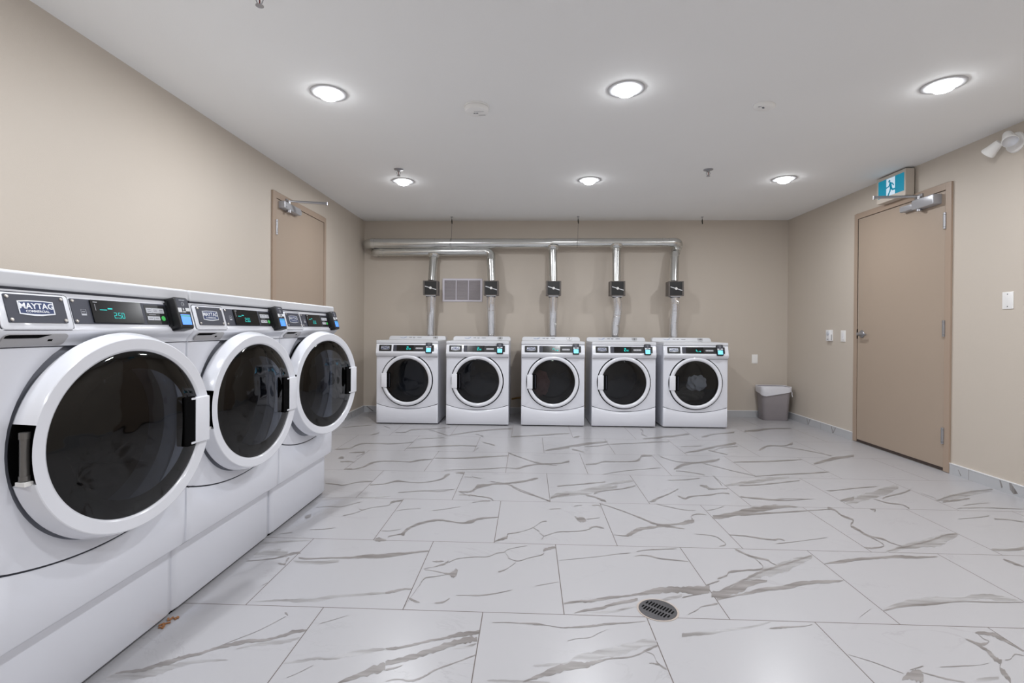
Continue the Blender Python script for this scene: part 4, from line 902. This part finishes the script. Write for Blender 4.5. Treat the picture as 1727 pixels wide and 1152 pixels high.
for t, (x, y, num, st, dg_) in zip(protos, dr_spec):
    put(t, (x, y, 0), 0, lab[num], 'dryer', 'tumble dryers along the back wall')
    R = Fr((0, .505, .93), (1, 0, 0), (0, .5, 1)); cons = Fr(CONS.o-Vector((0, 0, .012)), CONS.x, CONS.y)
    bm = B(); box(bm, .536, .598, .018, .047, 0, .0006, R)
    sk = obj('number_sticker', bm, M_stk if st == 'gray' else M_stw, t, smooth=False)
    bm = B(); text(bm, num, R, .567, .0215, .020, .0008, bold=.03, sx=1.25, align='CENTER')
    if st == 'white':
        for a in ((.536, .598, .018, .0192), (.536, .598, .0458, .047), (.536, .5375, .018, .047), (.5965, .598, .018, .047)): box(bm, a[0], a[1], a[2], a[3], .0006, .001, R)
    box(bm, .545, .553, .008, .011, 0, .0004, R); box(bm, .558, .576, .008, .011, 0, .0004, R); box(bm, .581, .590, .008, .011, 0, .0004, R)
    obj('sticker_number', bm, M_black, sk, smooth=False)
    cp = [c for c in COL.objects if c.parent is t and c.name.startswith('control_panel')][0]
    bm = B(); u = .345
    if dg_ == '250':
        digit7(bm, '2', cons, u, .030, .036, .0037, .0055); digit7(bm, '5', cons, u+.024, .030, .017, .0037, .0035); digit7(bm, '0', cons, u+.037, .030, .017, .0037, .0035)
    elif dg_ == 'a':
        box(bm, u-.004, u+.001, .040, .056, .0037, .004, cons); box(bm, u+.006, u+.010, .046, .060, .0037, .004, cons); box(bm, u+.014, u+.018, .044, .056, .0037, .004, cons)
        digit7(bm, 'L', cons, u+.022, .030, .016, .0037, .004); box(bm, u+.034, u+.038, .030, .034, .0037, .004, cons); box(bm, u+.042, u+.058, .030, .040, .0037, .004, cons)
    else:
        box(bm, u-.002, u+.003, .034, .056, .0037, .004, cons); box(bm, u+.004, u+.014, .040, .045, .0037, .004, cons); box(bm, u+.010, u+.024, .030, .035, .0037, .004, cons); box(bm, u+.034, u+.050, .030, .040, .0037, .004, cons)
    obj('display_digits', bm, M_cyan, cp, smooth=False)
# laundry in dryers 10 and 7
def cloth(name, loc, rad, m, seed, label):
    bm = B(); bmesh.ops.create_icosphere(bm, subdivisions=4, radius=1.0); rg = random.Random(seed)
    ax = [(Vector((rg.uniform(-1, 1), rg.uniform(-1, 1), rg.uniform(-1, 1))).normalized(), rg.uniform(3, 9), rg.uniform(0, 6)) for _ in range(7)]
    for v in bm.verts:
        n = v.co.normalized(); s = 1+sum(.045*math.sin(k*n.dot(a)*1.6+ph) for a, k, ph in ax) - .05*abs(math.sin(7*n.dot(ax[0][0])+2*n.dot(ax[1][0])))
        v.co = Vector((n.x*rad[0]*s, n.y*rad[1]*s, n.z*rad[2]*s))
    zmin = min(v.co.z for v in bm.verts)
    for v in bm.verts: v.co.z -= zmin
    o = obj(name, bm, m); o.location = loc; tag(o, label, 'laundry'); return o
cloth('towel', (1.872, 5.63, .395), (.105, .07, .088), M_cloth, 3, 'white bundled towel behind the glass of dryer 10')
cloth('garment', (1.80, 5.70, .262), (.165, .09, .080), M_clotht, 5, 'taupe crumpled laundry under the white towel in dryer 10')
cloth('garment', (.14, 5.68, .300), (.10, .08, .145), M_clothr, 8, 'dusky rose laundry dimly seen inside dryer 7')
# ------------------------------------------------------------------ ducts on the back wall
def arr(p, q, n): return [Vector(p).lerp(Vector(q), k/n) for k in range(n+1)]
def duct_main():
    t = thing('exhaust_duct', 'long silver upper duct running left to right above the dryers', 'duct', (0, 6.10, 2.118), 0, 'main ducts under the ceiling')
    O = Vector((0, 6.10, 2.118))
    def seg(name, pts, r, **k):
        bm = B(); tube(bm, [Vector(p)-O for p in pts], r, 28, **k); return obj(name, bm, M_galv, t, ang=40)
    seg('pipe_section', [(-1.93, 6.10, 2.117), (.22, 6.10, 2.117)], .0595)
    seg('reducer', [(.20, 6.10, 2.117), (.245, 6.10, 2.119), (.275, 6.10, 2.126)], .0, radii=[.0605, .0605, .0515])
    seg('pipe_section', [(.26, 6.10, 2.127), (1.70, 6.10, 2.127)], .0505)
    for x, r in ((-1.93, .0625), (-1.18, .0625), (-.30, .0618), (.235, .0635), (1.62, .0535)): seg('joint_band', [(x-.02, 6.10, 2.117 if x < .3 else 2.127), (x+.02, 6.10, 2.117 if x < .3 else 2.127)], r)
    seg('elbow', smooth_path([(-1.92, 6.10, 2.117), (-1.975, 6.108, 2.117), (-2.012, 6.150, 2.117), (-2.020, 6.22, 2.117), (-2.02, 6.286, 2.117)], 5), .058)
    seg('elbow', smooth_path([(1.68, 6.10, 2.127), (1.75, 6.103, 2.128), (1.80, 6.13, 2.118), (1.808, 6.165, 2.085), (1.79, 6.175, 2.04), (1.773, 6.15, 2.0)], 5), .054)
def duct_low():
    t = thing('exhaust_duct', 'short silver duct tucked under the upper duct at left', 'duct', (-1.2, 6.15, 2.0), 0, 'main ducts under the ceiling'); O = Vector((-1.2, 6.15, 2.0))
    def seg(name, pts, r, **k):
        bm = B(); tube(bm, [Vector(p)-O for p in pts], r, 28, **k); return obj(name, bm, M_galv, t, ang=40)
    seg('pipe_section', [(-1.86, 6.15, 2.021), (-.58, 6.15, 2.028)], .0505)
    for x in (-1.83, -1.55, -1.05, -.60): seg('joint_band', [(x-.018, 6.15, 2.0214+(x+1.86)*.005), (x+.018, 6.15, 2.0214+(x+1.86)*.005)], .0540)
    seg('elbow', smooth_path([(-1.85, 6.15, 2.021), (-1.90, 6.158, 2.02), (-1.93, 6.19, 2.02), (-1.935, 6.23, 2.02), (-1.935, 6.286, 2.02)], 5), .0515)
    seg('elbow', smooth_path([(-.59, 6.15, 2.028), (-.53, 6.15, 2.027), (-.482, 6.145, 2.00), (-.468, 6.13, 1.95), (-.468, 6.10, 1.90)], 5), .053)
duct_main(); duct_low()

ord_ = ('far left', 'second from left', 'middle', 'second from right', 'far right')
nums = ('9', '8', '7', '6', '10')
def riser(i, xt, xb, xh, ytop, ztop, collar, bendy):
    t = thing('exhaust_riser', 'silver vertical duct with dark damper box, %s of the five' % ord_[i], 'duct', (xb, 6.07, .97), 0, 'vertical exhaust ducts above the dryers')
    O = Vector((xb, 6.07, .97))
    def mk(name, m, fn, **k):
        bm = B(); fn(bm); bmesh.ops.translate(bm, verts=bm.verts, vec=-O); return obj(name, bm, m, t, **k)
    mk('upper_pipe', M_galv, lambda bm: tube(bm, [(xt, ytop, ztop), (xb, 6.07, 1.65)], .0505, 24), ang=40)
    mk('joint_band', M_galv, lambda bm: tube(bm, [(xt+(xb-xt)*.1, ytop+(6.07-ytop)*.1, ztop-.032), (xt+(xb-xt)*.2, ytop+(6.07-ytop)*.2, ztop-.064)], .0525, 24), ang=40)
    if collar: mk('saddle_collar', M_galv, lambda bm: tube(bm, [(xt, ytop, ztop+.016), (xt, ytop-.002, ztop-.006), (xt, ytop-.004, ztop-.030)], .05, 24, radii=[.078, .074, .053]), ang=60)
    # damper box
    F = FRONT(xb, 5.985, 1.561)
    def bx(bm):
        box(bm, -.0875, .0875, -.086, .086, -.135, 0, F)
        for a in ((-.0895, .0895, .080, .088), (-.0895, .0895, -.088, -.080)): box(bm, a[0], a[1], a[2], a[3], -.01, .004, F)
        for a in ((-.0895, -.072), (.072, .0895)): box(bm, a[0], a[1], -.080, .080, -.01, .004, F)
    bo = mk('damper_box', M_boxd, bx, bevel=.002)
    Fl = Fr(Vector(F.o)-O, F.x, F.y)
    bm = B(); box(bm, -.072, .072, -.080, .080, 0, .0015, Fl); obj('box_window', bm, M_boxp, bo, smooth=False)
    bm = B(); a = math.radians(-17); box(bm, -.070, .074, -.0045, .0045, .003, .006, Fr(Fl.o, Fl.x*math.cos(a)+Fl.y*math.sin(a), Fl.y*math.cos(a)-Fl.x*math.sin(a))); obj('damper_arm', bm, M_silv, bo)
    bm = B(); lathe(bm, [(0, .012), (.008, .012), (.014, .010), (.016, .005)], Fl, 20); obj('hub_cap', bm, M_wplast, bo)
    bm = B(); box(bm, -.06, .06, -.098, -.088, -.10, -.0, Fl); obj('bottom_flange', bm, M_alu, bo)
    bm = B()
    for u in (-.05, .045): cyl(bm, Fr(Fl.P(u, -.098, -.03), Fl.x, Fl.z, Fl.y), 0, 0, .006, -.012, 0, 10)
    obj('flange_screw', bm, M_seam, bo)
    pts = resamp(smooth_path([(xb, 6.06, 1.470)] + bendy + [(xh*1.012, 6.172, .985), (xh*1.012, 6.175, .88), (xh*1.012, 6.175, .80)], 8), .0105)
    mk('flexible_hose', M_foil, lambda bm: tube(bm, pts, .0505, 22, rib=.0032), ang=75)
    rg = random.Random(i+3)
    if i in (2, 4):
        zt_ = 1.13 if i == 2 else 1.40
        mk('torn_tape', M_galv, lambda bm: tube(bm, [(xb+.01, 6.005, zt_+.02), (xb+.035, 5.997, zt_), (xb+.03, 5.995, zt_-.02), (xb+.01, 6.0, zt_-.025)], .005, 8))
riser(0, -1.182, -1.190, -1.206, 6.15, 1.976, True, [(-1.199, 6.085, 1.30), (-1.212, 6.135, 1.14)])
riser(1, -.468, -.456, -.458, 6.10, 1.915, False, [(-.464, 6.075, 1.35), (-.461, 6.135, 1.14)])
riser(2, .287, .294, .292, 6.10, 2.062, True, [(.294, 6.085, 1.3), (.294, 6.135, 1.14)])
riser(3, 1.055, 1.054, 1.045, 6.10, 2.080, True, [(1.072, 6.07, 1.36), (1.070, 6.10, 1.25), (1.058, 6.14, 1.12)])
riser(4, 1.770, 1.741, 1.748, 6.148, 2.015, False, [(1.758, 6.07, 1.36), (1.760, 6.135, 1.15)])
# hanging wires
def hanger(x, y, z1, lab_, full):
    t = thing('ceiling_hanger', lab_, 'hanger', (x, y, ZC), 0, 'wire hangers under the ceiling')
    bm = B(); lathe(bm, [(0, 0), (.016, 0), (.016, -.004), (.005, -.008), (.004, -.022), (0, -.022)], Fr((0, 0, 0)), 14); obj('anchor_plate', bm, M_steel, t)
    bm = B(); tube(bm, [(0, 0, -.02), (.001, 0, -.05), (.004, 0, -.085)], .0045, 8, radii=[.002, .008, .006]); obj('clip', bm, M_wire, t)
    bm = B(); tube(bm, [(.002, 0, -.04), (-.002, 0, z1-ZC)], .0016 if full else .0012, 6)
    if full:
        tube(bm, [Vector((-.002, 0, z1-ZC))+Vector((.0, .0, .0)), Vector((-.012, -.05, z1-ZC-.05)), Vector((-.012, -.062, z1-ZC-.12))], .0014, 6)
        F = Fr((-.006, 6.10-y, 2.118-ZC), (0, 1, 0), (0, 0, 1)); r0 = .0612 if x < .2 else .0525
        lathe(bm, [(r0, -.001), (r0+.0016, -.001), (r0+.0016, .001), (r0, .001)], F, 40)
    obj('wire', bm, M_wire, t); return t
hanger(-.948, 6.06, 2.19, 'thin wire hanger holding the duct above the vent grille', True)
hanger(.588, 6.06, 2.19, 'thin wire hanger holding the duct between dryers 7 and 6', True)
hanger(2.077, 6.10, 2.345, 'short empty wire hanger at right of the ducts', False)
# ------------------------------------------------------------------ wall fittings
def wall_vent():
    t = thing('vent_grille', 'white three-panel louvred grille on the back wall between two ducts', 'vent', (-.842, YB, 1.5585)); F = FRONT(0, 0, 0)
    W2, H2 = .252, .146
    bm = B()
    for a in ((-W2, W2, H2-.024, H2), (-W2, W2, -H2, -H2+.020), (-W2, -W2+.024, -H2+.02, H2-.024), (W2-.024, W2, -H2+.02, H2-.024), (-.084, -.074, -H2+.02, H2-.024), (.072, .082, -H2+.02, H2-.024)): box(bm, a[0], a[1], a[2], a[3], .001, .012, F)
    obj('grille_frame', bm, M_grill, t, bevel=.002)
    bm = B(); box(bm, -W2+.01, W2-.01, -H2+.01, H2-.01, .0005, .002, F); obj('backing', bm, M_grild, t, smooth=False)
    for k in range(18):
        z = -H2+.026+k*.0139; bm = B()
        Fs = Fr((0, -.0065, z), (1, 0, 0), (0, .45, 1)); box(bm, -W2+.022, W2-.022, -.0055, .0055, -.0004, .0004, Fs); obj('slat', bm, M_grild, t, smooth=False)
wall_vent()
def plate(name, lab_, cat, F0, loc, w, h, kind):
    t = thing(name, lab_, cat, loc); F = Fr((0, 0, 0), F0.x, F0.y, F0.z)
    bm = B(); rbox(bm, -w/2, w/2, -h/2, h/2, .0005, .006, .003, F, ch=.002); obj('cover_plate', bm, M_wplast, t)
    if kind == 'blank':
        bm = B()
        for v in (-.041, .041): cyl(bm, F, 0, v, .0035, .006, .0066, 10)
        obj('screw', bm, M_seam, t)
    if kind == 'switch':
        bm = B(); prism(bm, [(-.016, -.033), (.016, -.033), (.016, .033), (-.016, .033)], .006, .009, F); obj('rocker', bm, M_trimw, t, bevel=.001)
        bm = B(); text(bm, '✓' if False else 'v', F, -.004, -.012, .010, .0092, depth=.0003); obj('rocker_mark', bm, M_print, t, smooth=False)
    return t
FRW = Fr((0, 0, 0), (0, -1, 0), (0, 0, 1), (-1, 0, 0)); FRW = Fr((0, 0, 0), (0, 1, 0), (0, 0, 1), (-1, 0, 0)); FBW = FRONT()
plate('blank_plate', 'white blank wall plate right of the door on the right wall', 'wall plate', FRW, (XR, 3.4545, 1.280), .075, .114, 'blank')
plate('blank_plate', 'white plate on the back wall above the waste bin', 'wall plate', FBW, (2.795, YB, .7195), .070, .112, 'none')
plate('light_switch', 'white rocker switch between the thermostat and brown door', 'light switch', FRW, (XR, 5.191, 1.019), .074, .115, 'switch')
t = thing('thermostat', 'white wall thermostat with round dial left of the switch', 'thermostat', (XR, 5.405, 1.024)); F = Fr((0, 0, 0), (0, 1, 0), (0, 0, 1), (-1, 0, 0))
bm = B(); rbox(bm, -.038, .034, -.058, .058, .0005, .032, .004, F, ch=.003); obj('housing', bm, M_trimw, t)
bm = B(); Fk = Fr(F.P(-.004, .020, .032), F.x, F.y, F.z); lathe(bm, [(0, .008), (.015, .008), (.018, .006), (.0185, 0)], Fk, 24); lathe(bm, [(.0185, .0), (.0185, .001), (.0215, .001), (.0215, 0)], Fk, 24); obj('dial', bm, M_btn, t)
bm = B(); box(bm, -.012, .012, -.045, -.038, .032, .0325, F)
obj('printed_mark', bm, M_print, t, smooth=False)
bm = B()
for k in range(10): box(bm, -.0386, -.0380, -.05+k*.006, -.0475+k*.006, .010, .022, F)
obj('side_vents', bm, M_seam, t, smooth=False)
# exit sign on a bracket under the ceiling
t = thing('exit_sign', 'lit running-figure exit sign in beige housing above the right door', 'exit sign', (3.106, 4.432, 2.31)); F = Fr((0, 0, 0), (0, -1, 0), (0, 0, 1), (-1, 0, 0))
F = Fr((0, 0, 0), (0, -1, 0), (0, 0, 1), (-1, 0, 0))
bm = B(); box(bm, -.172, .170, -.110, .112, -.072, .0, F); obj('housing', bm, M_sign, t, bevel=.003)
bm = B(); box(bm, -.150, .154, -.1085, .0995, -.081, -.072, F); obj('wall_mount', bm, M_sign, t, smooth=False)
bm = B(); box(bm, -.150, .154, -.068, .084, .0, .0012, F); obj('sign_face', bm, M_teal, t, smooth=False)
bm = B(); box(bm, -.050, .052, -.068, .082, .0012, .0018, F); obj('lit_doorway', bm, M_signw, t, smooth=False)
def man(bm, F, s=1.0, w=.0018):
    def limb(pts, r):
        for a, b in zip(pts, pts[1:]):
            a, b = Vector((a[0], a[1], 0)), Vector((b[0], b[1], 0)); d = (b-a); n = Vector((-d.y, d.x, 0)).normalized()*r
            prism(bm, [(a.x+n.x, a.y+n.y), (b.x+n.x, b.y+n.y), (b.x-n.x, b.y-n.y), (a.x-n.x, a.y-n.y)][::-1], w, w+.0005, F)
        for p in pts: cyl(bm, F, p[0], p[1], r, w, w+.0005, 12)
    cyl(bm, F, -.014, .056, .0115, w, w+.0005, 20)
    limb([(-.002, .034), (.006, -.004)], .0125)                 # torso
    limb([(-.004, .038), (.022, .030), (.036, .012)], .0056)      # trailing arm
    limb([(-.006, .036), (-.020, .012), (-.048, .006)], .0056)    # leading arm
    limb([(.008, -.004), (.024, -.024), (.062, -.026)], .0078)    # trailing leg
    limb([(.004, -.004), (-.008, -.034), (-.026, -.062)], .0078)  # leading leg
bm = B(); man(bm, F); obj('running_figure', bm, M_teal, t, smooth=False)
# twin head emergency lamp
t = thing('emergency_light', 'white twin-head emergency light high on the right wall', 'emergency light', (XR, 3.415, 2.315))
F = Fr((0, 0, 0), (0, 1, 0), (0, 0, 1), (-1, 0, 0)); bm = B(); lathe(bm, [(0, .018), (.045, .017), (.062, .010), (.066, .001)], F, 32); obj('base', bm, M_wplast, t)
def head(o, d):
    d = Vector(d).normalized(); sx_ = d.cross(Vector((0, 0, 1))).normalized(); Fh = Fr(o, sx_, d.cross(sx_) * -1, None); Fh = Fr(o, sx_, sx_.cross(d)*-1); Fh.z = d
    bm = B(); lathe(bm, [(0, -.052), (.022, -.050), (.026, -.040), (.036, .010), (.042, .030), (.042, .040), (.040, .040)], Fh, 28); h = obj('lamp_head', bm, M_wplast, t)
    bm = B(); lathe(bm, [(.040, .038), (.030, .030), (0, .022)], Fh, 28); obj('reflector', bm, M_silv, h)
    bm = B(); tube(bm, [Vector(o)-d*.03, Vector((-.03, 0, 0)), Vector((-.015, 0, 0))], .010, 12); obj('swivel', bm, M_wplast, h)
head((-.078, .075, -.015), (-.20, .75, -.60)); head((-.085, -.045, .012), (-.30, -.55, -.75))
# ------------------------------------------------------------------ ceiling fittings
def downlight(x, y, lab_, grp):
    t = thing('downlight', lab_, 'ceiling light', (x, y, ZC), 0, grp)
    F = Fr((0, 0, 0), (1, 0, 0), (0, -1, 0))                     # w points down
    bm = B(); lathe(bm, [(.104, .0003), (.104, .0030), (.101, .0050), (.084, .0060), (.066, .0040), (.062, .0003)], F, 48); obj('trim_ring', bm, M_ledring, t)
    bm = B(); lathe(bm, [(0, .040), (.026, .038), (.043, .031), (.054, .020), (.060, .008), (.061, .001)], F, 40); obj('lens', bm, M_lens, t)
    li = bpy.data.lights.new('led_disc', 'AREA'); li.shape = 'DISK'; li.size = .090; li.energy = LAMP_W; li.color = (.97, .995, 1.03)
    lo = bpy.data.objects.new('led_disc', li); COL.objects.link(lo); lo.parent = t; lo.location = (0, 0, -.0412)
lx = (-1.172, .543, 2.283); xn = ('left', 'middle', 'right')
for x, n_ in zip(lx, xn): downlight(x, 2.862, 'round lit ceiling light, %s one of the nearer row' % n_, 'recessed ceiling lights')
for x, n_ in zip(lx, xn): downlight(x, 4.585, 'round lit ceiling light, %s one of the farther row' % n_, 'recessed ceiling lights')
for y, r_ in ((1.14, 'overhead'), (-.58, 'rear')):
    for x, n_ in zip(lx, xn): downlight(x, y, 'round lit ceiling light, %s one of the %s row behind view' % (n_, r_), 'recessed ceiling lights')
def sprinkler(x, y, lab_):
    t = thing('sprinkler', lab_, 'sprinkler', (x, y, ZC), 0, 'ceiling sprinklers'); F = Fr((0, 0, 0), (1, 0, 0), (0, -1, 0))
    bm = B(); lathe(bm, [(.012, .014), (.016, .010), (.036, .006), (.040, .003), (.040, .0004)], F, 28); obj('escutcheon', bm, M_steel, t)
    bm = B(); cyl(bm, F, 0, 0, .010, .0, .022, 14)
    for s in (-1, 1): tube(bm, [(s*.010, 0, -.018), (s*.015, 0, -.032), (s*.010, 0, -.046), (0, 0, -.052)], .0022, 8)
    obj('frame_arms', bm, M_steel, t)
    bm = B(); tube(bm, [(0, 0, -.022), (0, 0, -.048)], .0028, 8); obj('glass_bulb', bm, mat('red_bulb', (120, 40, 30), .2, var=.02), t)
    bm = B(); lathe(bm, [(0, .052), (.006, .052), (.016, .056), (.016, .0575), (0, .056)], F, 20); obj('deflector', bm, M_steel, t)
sprinkler(-1.125, 4.245, 'small steel ceiling sprinkler beside the far left ceiling light')
sprinkler(1.515, 4.31, 'small steel ceiling sprinkler between the far middle and right lights')
sprinkler(-1.105, 1.995, 'steel ceiling sprinkler cut by the top edge of the view')
F = Fr((0, 0, 0), (1, 0, 0), (0, -1, 0))
t = thing('smoke_detector', 'round white smoke alarm on the ceiling left of the middle lights', 'smoke detector', (-.33, 3.062, ZC))
bm = B(); lathe(bm, [(.078, .0004), (.078, .006), (.070, .009), (.070, .012)], F, 40); obj('base', bm, M_wplast, t)
bm = B(); lathe(bm, [(0, .040), (.058, .039), (.070, .034), (.074, .026), (.074, .013), (.070, .011)], F, 40); obj('alarm_body', bm, M_wplast, t)
bm = B()
for a in ((-.018, -.006, .012, .022), (-.002, .010, .012, .022)): box(bm, a[0], a[1], a[2]-.02, a[3]-.02, .040, .0406, F)
for k in range(6): box(bm, -.012+k*.010, -.005+k*.010, .018, .022, .040, .0405, F); box(bm, .012+k*.007, .017+k*.007, -.032, -.028, .040, .0405, F)
obj('alarm_marks', bm, M_print, t, smooth=False)
t = thing('carbon_monoxide_alarm', 'oval white alarm on the ceiling right of the middle lights', 'alarm', (1.412, 3.085, ZC), math.radians(18))
bm = B(); P = [(.068*math.cos(a)*(1+.12*math.cos(a)), .050*math.sin(a)) for a in [2*math.pi*k/40 for k in range(40)]]
rings = [(1.0, .0004), (1.0, .010), (.94, .017), (.6, .022)]; V = [[bm.verts.new(F.P(x*s, y*s, w_)) for x, y in P] for s, w_ in rings]
for A, C in zip(V, V[1:]):
    for i in range(40): bm.faces.new((A[i], A[(i+1) % 40], C[(i+1) % 40], C[i]))
bm.faces.new(V[-1]); bm.faces.new(V[0]); obj('alarm_body', bm, M_wplast, t, ang=60)
bm = B(); prism(bm, [(-.046, .006), (-.034, .002), (-.026, .012), (-.034, .020)], .0195, .0215, F); prism(bm, [(-.024, .010), (-.004, -.004), (.002, .006), (-.016, .018)], .021, .0228, F); obj('alarm_window', bm, M_print, t, smooth=False)
# ------------------------------------------------------------------ floor drain
t = thing('floor_drain', 'round slotted metal drain set in the marble floor', 'drain', (.4985, 1.918, 0)); F = Fr((0, 0, 0), (math.cos(math.radians(-40)), math.sin(math.radians(-40)), 0), (math.sin(math.radians(40)), math.cos(math.radians(40)), 0))
bm = B(); lathe(bm, [(.078, .0002), (.078, .0012), (.072, .0014), (.070, .0004)], F, 48); obj('rim', bm, M_ring, t)
bm = B(); lathe(bm, [(0, .0022), (.063, .0026), (.0695, .0022), (.071, .0004)], F, 48); gr_ = obj('grate', bm, M_grate, t)
bm = B()
for row in (0, 1):
    for k in range(10):
        u = -.052+k*.0115
        v0_, v1_ = (.006, .034) if row == 0 else (-.036, -.008)
        lim = math.sqrt(max(.058**2-u*u, 0)); v0_, v1_ = max(v0_, -lim), min(v1_, lim)
        if v1_-v0_ > .006: rbox(bm, u-.0028, u+.0028, v0_, v1_, .0022, .0032, .0025, F)
ca, sa = math.cos(math.radians(4)), math.sin(math.radians(4))
obj('grate_slot', bm, M_hole, gr_, smooth=False)
# ------------------------------------------------------------------ waste bin with liner
t = thing('waste_bin', 'gray plastic waste bin with white liner in the right back corner', 'waste bin', (2.955, 6.145, 0), math.radians(-4))
def rr2(hx, hy, r, n=6): return rrect(-hx, hx, -hy, hy, r, n)
def loft(bm, secs, cap0=True, cap1=False):
    V = [[bm.verts.new((x, y, z if not callable(z) else z(x, y))) for x, y in P] for P, z in secs]; n = len(V[0])
    for A, C in zip(V, V[1:]):
        for i in range(n): bm.faces.new((A[i], A[(i+1) % n], C[(i+1) % n], C[i]))
    if cap0: bm.faces.new(V[0][::-1])
    if cap1: bm.faces.new(V[-1])
bm = B(); loft(bm, [(rr2(.142, .088, .05), 0), (rr2(.146, .091, .05), .006), (rr2(.160, .105, .05), .27), (rr2(.168, .112, .05), .385), (rr2(.174, .117, .05), .387), (rr2(.174, .117, .05), .398), (rr2(.168, .111, .05), .398), (rr2(.158, .102, .05), .27), (rr2(.140, .086, .045), .02)]); bm2 = None
obj('bin_body', bm, M_bin, t, ang=50)
rg = random.Random(9)
def hem(x, y):
    a = math.atan2(y, x); return .335 - .045*max(0, math.cos(a+1.95))**2 - .012*math.sin(5*a+1) - .004*math.sin(11*a)
bm = B(); loft(bm, [(rr2(.135, .08, .045), .10), (rr2(.158, .102, .05), .33), (rr2(.169, .112, .05), .4005), (rr2(.177, .120, .05), .4025), (rr2(.1785, .1215, .05), .392), (rr2(.1775, .121, .05), lambda x, y: (hem(x, y)+.39)/2), (rr2(.1760, .1195, .05), hem)], cap0=True)
obj('bin_liner', bm, M_bag, t, ang=70)
bm = B(); tube(bm, [(.176, -.07, .355), (.182, -.075, .33), (.181, -.078, .305), (.188, -.082, .285)], .004, 8, radii=[.006, .005, .004, .003]); obj('liner_tail', bm, M_bag, t)
# gas pipe stub behind the dryers
t = thing('gas_pipe', 'short brass pipe low on the wall between dryers 8 and 7', 'pipe', (-.12, 6.24, .20))
bm = B(); tube(bm, [(-.085, .03, -.01), (-.03, 0, .005), (.02, -.01, .012), (.07, -.02, .02)], .011, 12); obj('pipe_run', bm, M_brass, t)
bm = B(); tube(bm, [(.02, -.01, .005), (.06, -.015, .035)], .017, 12); obj('valve_body', bm, M_brass, t)
